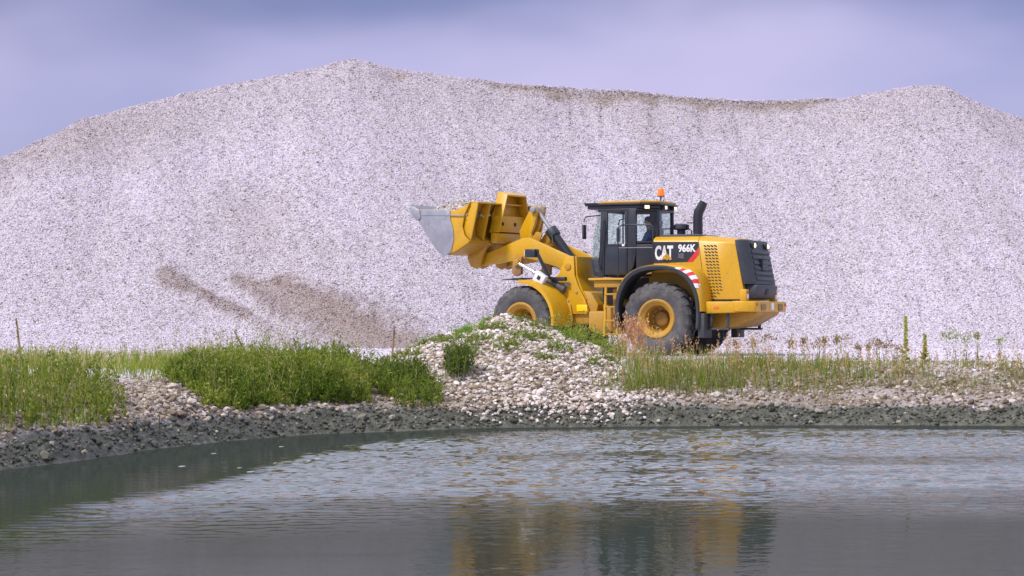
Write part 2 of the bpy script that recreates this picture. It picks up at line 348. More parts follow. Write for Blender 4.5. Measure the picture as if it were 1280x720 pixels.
# ------------------------------------------------------------------ stones
def stone_meshes(mat, n=5, sub=1, seed=1):
    out = []
    for k in range(n):
        bm = bmesh.new(); bmesh.ops.create_icosphere(bm, subdivisions=sub, radius=.5)
        off = Vector((k * 3.7 + seed, seed * 1.3, k))
        for v in bm.verts:
            q = mnoise.noise(v.co * 1.9 + off); v.co *= 1 + .55 * q
            v.co.z *= .68; v.co.y *= .85
        me = bpy.data.meshes.new('stone'); bm.to_mesh(me); bm.free(); me.materials.append(mat); out.append(me)
    return out
PROTO = bpy.data.collections.new('stone_shapes')      # not linked to the scene: shapes only for scattering
def scatter(name, P, size, mat, parent=None, damp=None, sub=1, seed=1):
    """one object: a cloud of points, each carrying a stone"""
    me = bpy.data.meshes.new(name); P = np.asarray(P, np.float32)
    me.vertices.add(len(P)); me.vertices.foreach_set('co', P.ravel())
    a = me.attributes.new('size', 'FLOAT', 'POINT'); a.data.foreach_set('value', np.asarray(size, np.float32))
    d = me.attributes.new('damp', 'FLOAT', 'POINT'); d.data.foreach_set('value', np.asarray(damp if damp is not None else np.zeros(len(P)), np.float32))
    o = bpy.data.objects.new(name, me); link(o, parent)
    cl = bpy.data.collections.new(name + '_shapes')
    for sm in stone_meshes(mat, 5, sub, seed):
        cl.objects.link(bpy.data.objects.new('stone', sm))
    g = bpy.data.node_groups.new(name + '_scatter', 'GeometryNodeTree')
    g.interface.new_socket('Geometry', in_out='INPUT', socket_type='NodeSocketGeometry'); g.interface.new_socket('Geometry', in_out='OUTPUT', socket_type='NodeSocketGeometry')
    N = g.nodes.new; l = g.links.new
    gi, go = N('NodeGroupInput'), N('NodeGroupOutput'); ip = N('GeometryNodeInstanceOnPoints'); ci = N('GeometryNodeCollectionInfo')
    ci.inputs['Collection'].default_value = cl; ci.inputs['Separate Children'].default_value = True; ci.inputs['Reset Children'].default_value = True
    ip.inputs['Pick Instance'].default_value = True
    rv = N('FunctionNodeRandomValue'); rv.data_type = 'FLOAT_VECTOR'; rv.inputs[0].default_value = (-.6, -.6, 0); rv.inputs[1].default_value = (.6, .6, 6.28)
    na = N('GeometryNodeInputNamedAttribute'); na.data_type = 'FLOAT'; na.inputs['Name'].default_value = 'size'
    ri = N('FunctionNodeRandomValue'); ri.data_type = 'INT'; ri.inputs['Min'].default_value = 0; ri.inputs['Max'].default_value = 4
    l(gi.outputs[0], ip.inputs['Points']); l(ci.outputs[0], ip.inputs['Instance']); l(rv.outputs[0], ip.inputs['Rotation']); l(na.outputs[0], ip.inputs['Scale'])
    l([s for s in ri.outputs if s.enabled and s.type == 'INT'][0], ip.inputs['Instance Index']); l(ip.outputs[0], go.inputs[0])
    md = o.modifiers.new('scatter', 'NODES'); md.node_group = g
    return tag(o, kind='stuff')

# ------------------------------------------------------------------ the big gravel pile
CR = np.array([(-60, 70, 3.0), (-40, 76, 5.2), (-27, 80, 6.9), (-17.6, 83.0, 7.55), (-14.9, 84.5, 9.05), (-11.7, 86, 10.05), (-9.3, 87, 10.65), (-7.0, 88, 11.22), (-6.3, 88, 11.40), (-5.8, 88, 11.46), (-5.3, 88, 11.40), (-4.8, 88, 11.24), (-2.35, 88, 10.86), (0, 88, 10.6),
               (4.7, 88, 10.25), (9.1, 88, 9.95), (11.1, 88, 10.05), (12.3, 88, 10.05), (14.1, 88, 10.42), (15.2, 88, 10.52), (15.7, 88, 10.50), (16.5, 88, 10.12), (18.8, 88, 9.25), (24, 86, 7.1), (34, 84, 4.0), (44, 82, 1.0)])
def pile_parts(X, Y):
    h = np.full(X.shape, -9.0); dn = np.full(X.shape, 1e9)
    slope = math.tan(R(34.5))
    for a, b in zip(CR[:-1], CR[1:]):
        dx, dy = (b - a)[:2]; t = np.clip(((X - a[0]) * dx + (Y - a[1]) * dy) / (dx * dx + dy * dy), 0, 1)
        d = np.hypot(X - a[0] - t * dx, Y - a[1] - t * dy); dn = np.minimum(dn, d)
        h = np.maximum(h, a[2] + (b[2] - a[2]) * t - slope * (np.sqrt(d * d + .12) - .346))
    return h, dn
def damp_at(X, Y, Z):
    """damp tongues: long leaf shapes on the face, given by axis points (world x, height) and half width"""
    out = np.zeros(X.shape)
    nzv = .7 * fbm(X, Z, 1.1, 41, 4) + .6 * fbm(X, Z, 5, 42, 2)
    for (x0, z0, x1, z1, w0, w1, s) in [(-10.9, 3.25, -8.2, 2.0, .32, .18, .85), (-7.9, 1.85, -6.6, 1.1, .20, .22, .55), (-8.8, 3.2, -4.6, 1.4, .22, .9, .85), (-7.4, 3.1, -3.5, 1.1, .30, .75, .95)]:
        dx, dz = x1 - x0, z1 - z0; t = np.clip(((X - x0) * dx + (Z - z0) * dz) / (dx * dx + dz * dz), 0, 1)
        d = np.hypot(X - x0 - t * dx, Z - z0 - t * dz); w = (w0 + (w1 - w0) * t) * (1 + .8 * nzv)
        out = np.maximum(out, s * sstep(1.7, .35, d / w))
    # broad stain above the tongues
    d = np.hypot((X + 8.6) / 2.6, (Z - 5.0) / 1.9 + .35 * (X + 8.6) / 2.6); out = np.maximum(out, .33 * sstep(1.3, .3, d + .5 * nzv))
    # brownish streak under the saddle, and soil along the scarp of the crest
    t = np.clip((9.9 - Z) / 3.0, 0, 1); d = np.abs(X - (4.2 + 1.6 * t)) / (.8 + .4 * t); out = np.maximum(out, .34 * sstep(1.3, .2, d + .5 * nzv) * sstep(6.6, 8.2, Z))
    return out
px_ = axis([(-64, -22, 1.5), (-22, 22, .22), (22, 48, 1.5)]); py_ = axis([(58, 70, .8), (70, 91, .2), (91, 108, 1.2)])
PX, PY = np.meshgrid(px_, py_)
def pile_z(X, Y):
    h, dn = pile_parts(X, Y)
    gz = ground_z(X, Y, False)
    hh = h - gz
    # talus toe flattens, crest rounds, gullies and slides
    face = sstep(0, 3, hh) * sstep(0, 2, dn)
    u = X * .86 + (Y - 80) * .25
    hh = hh + face * (.30 * fbm(u, Y * .25, .22, 51, 3) + .10 * fbm(u * 1.5, Y * .5, .8, 53, 3)) + .05 * fbm(X, Y, 2.2, 55, 3) * sstep(0, 1, hh)
    hh = hh + .16 * damp_at(X, Y, np.maximum(h, 1.0)) * sstep(.3, 1, hh)       # the slid tongues stand a little proud
    sad = sstep(-2.2, .8, X) * sstep(13.0, 10.5, X)
    lip = sad * (.55 + .45 * fbm(X, Y * 0, .9, 57, 3))
    hh -= .62 * lip * sstep(.28, .55, dn) * sstep(3.6, .9, dn) * (Y < 88)     # small scarp below the rim
    hh -= .22 * np.exp(-((X + 4.1) / .5) ** 2 - ((Y - 87.3) / .5) ** 2)
    return np.logaddexp(0, hh * 4) / 4 + gz - .03 - .4 * (hh < -.8)
PZ_ = pile_z(PX, PY)
keep_n = len(px_); pi_ = np.arange(PX.size).reshape(PX.shape)
pq = np.stack([pi_[:-1, :-1], pi_[:-1, 1:], pi_[1:, 1:], pi_[1:, :-1]], -1).reshape(-1, 4)
pile = np_mesh('gravel_pile', np.stack([PX.ravel(), PY.ravel(), PZ_.ravel()], -1), pq, GRAV_P, smooth=True)
tag(pile, 'huge pale gravel stockpile rising behind the yellow wheel loader', 'gravel pile')
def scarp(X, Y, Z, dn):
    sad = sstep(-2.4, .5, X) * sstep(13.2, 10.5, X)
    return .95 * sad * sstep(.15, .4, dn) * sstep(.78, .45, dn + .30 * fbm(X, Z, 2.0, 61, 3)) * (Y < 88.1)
def pile_damp_vignette(X, Y, Z):
    h, dn = pile_parts(X, Y)
    spot = .8 * np.exp(-((X + 4.1) / .45) ** 2 - ((Z - 10.75) / .28) ** 2) + .9 * np.exp(-((X + .55) / .5) ** 2 - ((Z - 10.4) / .16) ** 2)
    streak = .15 * sstep(.0, .75, fbm(X * 1.3 + .35 * Z, Z * .16, .8, 65, 4) + .25 * fbm(X, Z, 2.5, 66, 3)) + .12 * (fbm(X, Z, .25, 67, 3) > 0)
    crust_vignette = .30 * sstep(5.5, .2, dn + 1.8 * fbm(X, Z, .35, 63, 3)) + .18 * sstep(-10, -13, X) * sstep(6.5, 7.4, Z) * sstep(10, 8.5, Z)  # weathered crest tone; darker top and left paint in vignette falloff
    return np.clip(np.maximum.reduce([damp_at(X, Y, Z), scarp(X, Y, Z, dn), spot, crust_vignette, streak]), 0, 1)
da = pile.data.attributes.new('damp', 'FLOAT', 'POINT'); da.data.foreach_set('value', pile_damp_vignette(PX, PY, PZ_).ravel().astype(np.float32))
NP_ = 560000
sx = rng.uniform(-21, 21, NP_); sy = rng.uniform(69.5, 88.6, NP_); sz = pile_z(sx, sy)
ok = sz > ground_z(sx, sy, False) + .02; sx, sy, sz = sx[ok], sy[ok], sz[ok]
ssz = np.clip(rng.lognormal(math.log(.031), .38, len(sx)), .016, .10)
scatter('pebbles', np.stack([sx, sy, sz + ssz * .04], -1), ssz, STONE_P, pile, pile_damp_vignette(sx, sy, sz), 1, 3)

# pebbles lying on the flat yard
NG = 45000
sx = rng.uniform(-16, 18, NG); sy = 43 + 33 * rng.random(NG) ** 1.3; sz = ground_z(sx, sy)
ok = (shore_dist(sx, sy) > 2.2); sx, sy, sz = sx[ok], sy[ok], sz[ok]; ssz = np.clip(rng.lognormal(math.log(.026), .5, len(sx)), .012, .11)
o = scatter('yard_gravel', np.stack([sx, sy, sz + ssz * .1], -1), ssz, STONE_P, None, None, 1, 5)
tag(o, 'loose pale gravel strewn over the flat yard', 'gravel')

# ------------------------------------------------------------------ wheel loader
# local axes: x forward, y driver's left, z up; origin on the ground under the hitch
HXW, DW = 128 / 52.0, FPX / 52.0
TH_R, TH_F = R(25), R(34)
loader = empty('wheel_loader', (HXW, DW, 1.0), (0, 0, math.pi - TH_R))
tag(loader, 'yellow articulated wheel loader carrying a raised bucket of gravel', 'wheel loader')
ART = Matrix.Rotation(-(TH_F - TH_R), 4, 'Z')          # the front frame is steered to the right
class MB:
    def __init__(s): s.bm = bmesh.new()
    def prism(s, pts, y0, y1, y0b=None):
        """polygon in x-z swept from y0 to y1"""
        a = [s.bm.verts.new((x, y0, z)) for x, z in pts]; b = [s.bm.verts.new((x, y1, z)) for x, z in pts]; n = len(pts)
        s.bm.faces.new(a); s.bm.faces.new(b[::-1])
        for i in range(n): s.bm.faces.new((a[i], b[i], b[(i + 1) % n], a[(i + 1) % n]))
        return s
    def box(s, x0, x1, y0, y1, z0, z1): return s.prism([(x0, z0), (x1, z0), (x1, z1), (x0, z1)], y0, y1)
    def rbox(s, c, size, rot=(0, 0, 0)):
        M = Matrix.Translation(c) @ Euler(rot).to_matrix().to_4x4() @ Matrix.Diagonal((*size, 1))
        bmesh.ops.create_cube(s.bm, size=1, matrix=M); return s
    def plan(s, pts, z0, z1):
        a = [s.bm.verts.new((x, y, z0)) for x, y in pts]; b = [s.bm.verts.new((x, y, z1)) for x, y in pts]; n = len(pts)
        s.bm.faces.new(a); s.bm.faces.new(b[::-1])
        for i in range(n): s.bm.faces.new((a[i], b[i], b[(i + 1) % n], a[(i + 1) % n]))
        return s
    def tube(s, pts, r, seg=10, cap=True):
        pts = [Vector(p) for p in pts]; rs = r if isinstance(r, (list, tuple)) else [r] * len(pts); rings = []
        for i, p in enumerate(pts):
            d = (pts[min(i + 1, len(pts) - 1)] - pts[max(i - 1, 0)]).normalized()
            u = d.orthogonal().normalized() if i == 0 else (u - d * u.dot(d)).normalized()
            w = d.cross(u)
            rings.append([s.bm.verts.new(p + (u * math.cos(2 * math.pi * k / seg) + w * math.sin(2 * math.pi * k / seg)) * rs[i]) for k in range(seg)])
        for a, b in zip(rings[:-1], rings[1:]):
            for k in range(seg): s.bm.faces.new((a[k], a[(k + 1) % seg], b[(k + 1) % seg], b[k]))
        if cap: s.bm.faces.new(rings[0][::-1]); s.bm.faces.new(rings[-1])
        return s
    def lathe(s, prof, c, seg=40, cap=(False, True)):
        """profile (y, radius) turned about the y axis through c"""
        rings = []
        for y, r in prof: rings.append([s.bm.verts.new((c[0] + r * math.cos(2 * math.pi * k / seg), c[1] + y, c[2] + r * math.sin(2 * math.pi * k / seg))) for k in range(seg)])
        for a, b in zip(rings[:-1], rings[1:]):
            for k in range(seg): s.bm.faces.new((a[k], a[(k + 1) % seg], b[(k + 1) % seg], b[k]))
        if cap[0]: s.bm.faces.new(rings[0])
        if cap[1]: s.bm.faces.new(rings[-1])
        return s
    def grid(s, rows, close=False):
        vr = [[s.bm.verts.new(p) for p in r] for r in rows]
        for a, b in zip(vr[:-1], vr[1:]):
            for k in range(len(a) - 1): s.bm.faces.new((a[k], a[k + 1], b[k + 1], b[k]))
        return s
    def solid(s, t):
        bmesh.ops.recalc_face_normals(s.bm, faces=s.bm.faces[:])
        bmesh.ops.solidify(s.bm, geom=s.bm.faces[:], thickness=t); return s
    def build(s, name, mat, parent, bev=.012, front=False, smooth=35, label=None, kind=None):
        bm = s.bm
        bmesh.ops.recalc_face_normals(bm, faces=bm.faces[:])
        if bev:
            ed = [e for e in bm.edges if e.is_manifold and e.calc_face_angle(0) > R(35)]
            if ed: bmesh.ops.bevel(bm, geom=ed, offset=bev, segments=2, profile=.5, affect='EDGES', clamp_overlap=True)
        if front: bmesh.ops.transform(bm, matrix=ART, verts=bm.verts[:])
        me = bpy.data.meshes.new(name); bm.to_mesh(me); bm.free(); me.materials.append(mat)
        me.shade_smooth(); me.set_sharp_from_angle(angle=R(smooth))
        o = bpy.data.objects.new(name, me); link(o, parent)
        if label: o['label'] = label
        if kind: o['kind'] = kind
        return o
def text_mesh(name, body, M, mat, parent, size, ext=.003, offset=0.0, sx=1.0, front=False):
    cu = bpy.data.curves.new(name, 'FONT'); cu.body = body; cu.size = size; cu.extrude = ext; cu.offset = offset; cu.align_x = 'LEFT'; cu.resolution_u = 3
    ob = bpy.data.objects.new(name, cu); COL.objects.link(ob); bpy.context.view_layer.update()
    me = bpy.data.meshes.new_from_object(ob.evaluated_get(bpy.context.evaluated_depsgraph_get()))
    bpy.data.objects.remove(ob); me.transform(M @ Matrix.Diagonal((sx, 1, 1, 1)))
    if front: me.transform(ART)
    me.materials.clear(); me.materials.append(mat); me.name = name
    return link(bpy.data.objects.new(name, me), parent)
# text on the left side: reading direction is towards the rear (-x)
def left_M(x, y, z): return Matrix.Translation((x, y, z)) @ Matrix(((-1, 0, 0, 0), (0, 0, 1, 0), (0, 1, 0, 0), (0, 0, 0, 1)))
LO = loader
# ---- wheels
DUSTY_SHADE = paint('hub_dirt_shade', (.26, .135, .02), .7, .7, (.17, .125, .075))  # dusty hub yellow, darkened to paint in the rim's recess shade
def wheel(cx, cz, side, front):
    RO, W = .86, .33
    c = (cx, side * 1.13, cz); s = side
    prof = [(-W * .80, .44), (-W * .98, .52), (-W * 1.02, .64), (-W * .93, .77), (-W * .72, .825), (0, .835), (W * .72, .825), (W * .93, .77), (W * 1.02, .64), (W * .98, .52), (W * .80, .44)]
    ty = MB().lathe(prof, c, 56, (False, False)).build('tyre', RUB, LO, 0, front, 40)
    tr = MB(); n = 22
    for k in range(n):
        for sd in (-1, 1):
            a0 = 2 * math.pi * (k + (.5 if sd > 0 else 0)) / n
            rows = []
            for j, (yy, sh, ro, wd) in enumerate([(.02, .10, RO, .055), (.30, .02, RO, .062), (.68, -.04, RO - .004, .070), (.90, -.045, RO - .055, .075), (1.0, -.045, RO - .15, .06)]):
                a = a0 + sh; y = c[1] + sd * yy * W
                def pt(ang, r): return (c[0] + r * math.cos(ang), y, c[2] + r * math.sin(ang))
                base = .80 if j < 3 else ro - .05
                rows.append([pt(a - wd * 1.15, base), pt(a - wd, ro), pt(a + wd, ro), pt(a + wd * 1.15, base)])
            tr.grid(rows)
    tr.build('tread', RUB, ty, 0, front, 30)
    rim = MB().lathe([(s * .20, .47), (s * .285, .465), (s * .31, .44), (s * .305, .41), (s * .28, .39), (s * .25, .345), (s * .22, .315), (s * .02, .295), (-s * .12, .285), (-s * .13, .20), (-s * .2, .2)], c, 44)
    rim.build('rim', YELD, ty, 0, front, 30)
    hub = MB().lathe([(-s * .14, .21), (-s * .10, .205), (-s * .08, .18), (-s * .03, .16), (-s * .01, .12), (-s * .01, .03)], c, 32)
    for k in range(12):
        a = 2 * math.pi * k / 12
        p = Vector((c[0] + .245 * math.cos(a), c[1] - s * .125, c[2] + .245 * math.sin(a))); hub.tube([p, p + Vector((0, s * .03, 0))], .018, 6)
    hub.build('hub', DUSTY_SHADE, ty, 0, front, 30)
RAX, FAX = -1.64, 1.77
for s in (1, -1): wheel(RAX, .86, s, False)
for s in (1, -1): wheel(FAX, .80, s, True)
# ---- axles and frames
def axle(cx, cz, front):
    m = MB().tube([(cx, -1.0, cz), (cx, -.35, cz), (cx, -.2, cz), (cx, .2, cz), (cx, .35, cz), (cx, 1.0, cz)], [.16, .17, .30, .30, .17, .16], 16)
    m.build('axle', YELD, LO, 0, front)
axle(RAX, .86, False); axle(FAX, .80, True)
MB().prism([(-3.5, .95), (-2.4, .78), (-.55, .62), (.05, .62), (.12, 1.2), (-.4, 1.55), (-3.4, 1.3)], -.46, .46).build('rear_frame', YELD, LO, .03)
MB().box(-1.2, .0, -.75, .75, 1.2, 1.84).build('cab_support', DARK, LO, .03)
MB().tube([(0, 0, .5), (0, 0, 1.75)], .16, 16).build('hitch_pin', DARK, LO, .01)
hz = MB()
for k in range(6):
    y = -.3 + .12 * k; hz.tube([(-.45, y, 1.5 - .04 * k), (-.1, y * 1.2, 1.75 - .12 * k), (.3, y * .9, 1.25 + .03 * k)], .028, 8)
hz.build('hydraulic_hose', DARK, LO, 0)
# ---- engine hood, front (decal) section and rear (vented) section
def hood(name, x0f, x1f, zb, zc, zt, mat):
    """x0f,x1f: functions of z; zc,zt: (front, rear) heights of chamfer and top"""
    m = MB(); rows = []
    for u in (0, .5, 1):
        c_, t_ = zc[0] + (zc[1] - zc[0]) * u, zt[0] + (zt[1] - zt[0]) * u
        if len(zc) == 3 and u == .5: c_, t_ = zc[2], zt[2]
        sec = [(.86, zb), (.86, zb + (c_ - zb) * .5), (.85, c_), (.80, c_ + (t_ - c_) * .45), (.66, t_ - .01), (.3, t_ + .015), (0, t_ + .02)]
        sec = sec + [(-y, z) for y, z in sec[-2::-1]]
        rows.append([(x0f(z) + (x1f(z) - x0f(z)) * u, y, z) for y, z in sec])
    m.grid(rows)
    for r in (rows[0], rows[-1]):
        m.bm.faces.new([m.bm.verts.new(p) for p in r])
    bmesh.ops.remove_doubles(m.bm, verts=m.bm.verts[:], dist=.0005)
    return m.build(name, mat, LO, 0, False, 40)
rear_x = lambda z: -3.36 - (2.68 - z) * .19
seam_x = lambda z: -2.48 - (2.66 - z) * .14
hd = hood('engine_hood', lambda z: -1.33, lambda z: seam_x(z) + .012, 1.95, (2.67, 2.655), (2.80, 2.80), YEL)
hr = hood('rear_hood', lambda z: seam_x(z), lambda z: rear_x(z), 1.29, (2.655, 2.60), (2.80, 2.715), YEL)
MB().prism([(-1.30, 2.74), (-1.36, 2.80), (-1.5, 2.845), (-2.40, 2.845), (-2.46, 2.82), (-2.46, 2.78), (-1.30, 2.70)], -.64, .64).build('hood_cover', BLKP, LO, .02)
# decal with lettering
dec = MB().prism([(-1.335, 2.67), (-2.47, 2.652), (-2.475, 2.52), (-2.20, 2.19), (-1.335, 2.165)], .862, .866).build('decal', BLK, hd, 0)
MB().prism([(-2.475, 2.515), (-2.485, 2.36), (-2.33, 2.195), (-2.205, 2.19)], .862, .868).build('red_stripe', RED, hd, 0)
text_mesh('lettering', 'CAT', left_M(-1.39, .869, 2.26), WHITE, hd, .44, .003, .018, .52)
MB().prism([(-1.555, 2.257), (-1.825, 2.257), (-1.69, 2.405)], .869, .8765).build('triangle_mark', YEL, hd, 0)
text_mesh('lettering', '966K', left_M(-1.975, .869, 2.43), WHITE, hd, .235, .003, .008, .84)
text_mesh('lettering', 'XE', left_M(-1.97, .869, 2.28), paint('grey_print', (.16, .16, .18), .5, .1), hd, .15, .003, .004, .8)
# vent field: slanted slots
v = MB(); W_ = [4] * 16
for r in range(17):
    z = 2.585 - r * .0735; xs0 = -2.60 - (2.6 - z) * .14
    ncol = 4 if r < 15 else 2
    for c_ in range(4):
        x = xs0 - .085 * c_
        if r > 12 and c_ > 15 - r + 2: continue
        if c_ == 0 and r % 2: x -= .01
        v.prism([(x, z), (x - .066, z - .026), (x - .066, z - .052), (x, z - .028)], .855, .8635)
v.build('vent_slots', DARK, hr, 0, kind='stuff')
MB().prism([(-2.66, 1.315), (-3.60, 1.315), (-3.61, 1.28), (-2.66, 1.28)], .80, .868).build('hood_seam', DARK, hr, 0)
# ---- exhaust, air cleaner
MB().tube([(-2.14, 0, 2.80), (-2.14, 0, 3.28), (-2.155, 0, 3.38), (-2.29, 0, 3.62)], [.115, .115, .12, .10], 20, False).solid(.012).build('exhaust_stack', BLK, LO, 0)
ac = MB().tube([(-1.72, 0, 2.80), (-1.72, 0, 2.97), (-1.72, 0, 2.975), (-1.72, 0, 3.0), (-1.72, 0, 3.09), (-1.72, 0, 3.12)], [.10, .10, .17, .19, .19, .12], 20)
ac.build('air_cleaner', BLKP, LO, 0)
MB().tube([(-1.86, 0, 3.14), (-2.08, 0, 3.14)], .014, 8).build('exhaust_bracket', DARK, LO, 0)
# ---- rear grille
g = MB()
topL, rows = 2.685, []
def gpt(z, f):   # x of front edge / rear face
    return rear_x(z) - .002 if f == 0 else -3.63 - (2.685 - z) * .205
rows = []
for z in (2.685, 2.3, 1.95, 1.66):
    fx, rx = gpt(z, 0), gpt(z, 1)
    hw = .70
    rows.append([(fx, .835, z - .0), (fx - .05, .83, z), (rx + .05, hw + .03, z), (rx, hw - .03, z), (rx, 0, z), (rx, -hw + .03, z), (rx + .05, -hw - .03, z), (fx - .05, -.83, z), (fx, -.835, z)])
g.grid(rows)
g.bm.faces.new([g.bm.verts.new(p) for p in rows[0]]); g.bm.faces.new([g.bm.verts.new(p) for p in rows[-1]])
bmesh.ops.remove_doubles(g.bm, verts=g.bm.verts[:], dist=.001)
gr = g.build('radiator_grille', BLKP, LO, .012)
MB().prism([(-3.50, 1.655), (-3.86, 1.655), (-3.885, 1.60), (-3.80, 1.33), (-3.50, 1.33)], -.71, .71).build('lower_housing', BLKP, gr, .03)
for k in range(6):
    z = 2.42 - k * .125; x = gpt(z, 1)
    MB().prism([(x + .02, z + .05), (x - .008, z + .045), (x - .045, z - .035), (x - .02, z - .05), (x + .02, z - .04)], -.60, .60).build('louver', BLKP, gr, .006)
    MB().box(x - .004, x + .02, -.60, .60, z - .072, z - .052).build('louver_gap', DARK, gr, 0)
rM = lambda x, y, z: Matrix.Translation((x, y, z)) @ Matrix(((0, 0, -1, 0), (-1, 0, 0, 0), (0, 1, 0, 0), (0, 0, 0, 1)))
MB().box(-3.82, -3.74, -.20, .20, 1.99, 2.24).build('badge_plate', BLKP, gr, .01)
text_mesh('lettering', 'CAT', rM(-3.824, .17, 2.06), paint('grey_emboss', (.11, .11, .125), .45, .1), gr, .19, .003, .006, .8)
MB().prism([(-3.86, 1.57), (-3.89, 1.55), (-3.85, 1.42), (-3.82, 1.42)], -.12, .08).build('latch_recess', DARK, gr, .005)
for y in (.46, -.46):
    h_ = MB().rbox((gpt(2.57, 1) - .02, y, 2.57), (.10, .20, .13)).build('work_light', BLK, LO, .02)
    MB().tube([(gpt(2.57, 1) - .068, y, 2.565), (gpt(2.57, 1) - .085, y, 2.565)], [.058, .045], 14).build('lens', LAMP, h_, 0)
# ---- bumper / counterweight
MB().prism([(-2.74, 1.26), (-3.50, 1.26), (-3.50, 1.00), (-2.80, .98), (-2.72, 1.05)], .80, 1.24).build('bumper_wing', YEL, LO, .025)
MB().prism([(-2.74, 1.26), (-3.50, 1.26), (-3.50, 1.00), (-2.80, .98), (-2.72, 1.05)], -1.24, -.80).build('bumper_wing', YEL, LO, .025)
cw = MB().plan([(-3.42, 1.23), (-3.72, 1.23), (-3.96, 1.10), (-3.99, 0), (-3.96, -1.10), (-3.72, -1.23), (-3.42, -1.23)], 1.02, 1.27).build('counterweight', YEL, LO, .03)
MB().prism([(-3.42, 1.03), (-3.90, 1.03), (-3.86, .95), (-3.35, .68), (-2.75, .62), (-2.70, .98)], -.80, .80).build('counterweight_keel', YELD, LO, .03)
for y in (.60, -.60):
    MB().box(-4.003, -3.9, y - .16, y + .16, 1.045, 1.215).build('tow_recess', paint('recess_brown', (.22, .12, .02), .6, .4), cw, .03)
    MB().prism([(-4.008, 1.045), (-3.975, 1.215), (-3.93, 1.215), (-3.93, 1.045)], y - .05, y + .05).build('tow_eye', YELD, cw, .008)
MB().rbox((-4.0, .05, 1.15), (.04, .16, .16)).build('licence_holder', WHITE, cw, .008)
for s in (1, -1):
    MB().rbox((-3.955, s * 1.0, 1.19), (.04, .09, .06), (0, 0, s * .1)).build('reflector', RED, cw, .008)
    tl = MB().box(-3.74, -3.58, s * 1.02 - .10, s * 1.02 + .10, 1.27, 1.54).build('tail_light', YEL, LO, .02)
    MB().box(-3.752, -3.72, s * 1.02 - .055, s * 1.02 + .055, 1.33, 1.43).build('lens', WHITE, tl, .01)
    MB().box(-3.752, -3.72, s * 1.02 - .055, s * 1.02 + .055, 1.435, 1.49).build('red_lens', RED, tl, .01)
MB().rbox((-3.05, 1.245, 1.12), (.12, .012, .06)).build('side_reflector', ORANGE, LO, .004)
# steps below the rear bumper
for s in (1, -1):
    for x in (-2.90, -3.30): MB().tube([(x, s * 1.12, 1.02), (x + .02, s * 1.12, .64)], .042, 8).build('step_bar', RUBL, LO, 0)
    MB().box(-3.34, -2.84, s * 1.12 - .07, s * 1.12 + .07, .60, .65).build('step_tread', RUBL, LO, .01)
    MB().box(-2.82, -2.66, s * 1.12 - .24, s * 1.12 + .28, .42, .99).build('mud_flap', RUBL, LO, .015)
# ---- rear fenders
def arch(a, rx=1.0, rz=1.0, cx=-1.66, cz=.95):
    ca, sa = math.cos(a), math.sin(a); e = .80
    return (cx + rx * .985 * math.copysign(abs(ca) ** e, ca), cz + rz * 1.075 * math.copysign(abs(sa) ** e, sa))
def flank(a, rr):
    k = math.exp(-((math.degrees(a) - 138) / 24) ** 2)
    return arch(a, 1.05 + (rr - 1.05) * (.45 + .45 * k), 1.05 + (rr - 1.05) * (.15 + .75 * k))
for s in (1, -1):
    A = [R(x) for x in np.linspace(-12, 192, 52)]
    rows = []
    for (rr, y) in [(.985, .82), (.985, 1.44), (1.045, 1.47), (1.075, 1.44), (1.075, 1.36)]:
        rows.append([(arch(a, rr, rr)[0], s * y, arch(a, rr, rr)[1]) for a in A])
    fl = MB().grid(rows).build('fender_lip', RUBL, LO, 0, False, 50)
    A = [R(x) for x in np.linspace(38, 178, 40)]
    rows = []
    for (rr, y) in [(1.05, 1.42), (1.09, 1.41), (1.15, 1.38), (1.21, 1.28), (1.24, 1.10), (1.25, .85)]:
        rows.append([(flank(a, rr)[0], s * y, flank(a, rr)[1]) for a in A])
    fe = MB().grid(rows).solid(-.02).build('rear_fender', YEL, LO, 0, False, 40)
    # warning stripes on the rear of the fender
    n = 7
    for k in range(n):
        a0, a1 = R(110 + k * 6.0), R(110 + (k + 1) * 6.0); rows = []
        for (rr, y, sh) in [(1.075, 1.414, 0), (1.09, 1.41, .01), (1.15, 1.38, .04), (1.20, 1.297, .07)]:
            row = []
            for a in (a0, (a0 + a1) / 2, a1):
                p = flank(a + sh, rr + .004); row.append((p[0], s * (y + .04), p[1]))
            rows.append(row)
        m = MB(); m.grid(rows).solid(.003)
        m.build('warning_stripe', RED if k % 2 else WHITE, fe, 0)
    MB().prism([(-.72, 1.2), (-.72, 1.84), (-1.1, 2.03), (-2.3, 2.03), (-2.62, 1.5), (-2.62, 1.0), (-2.0, 1.0), (-2.0, 1.25), (-1.2, 1.25)], min(s * .70, s * .74), max(s * .70, s * .74)).build('wheel_well', YELD, LO, .01)
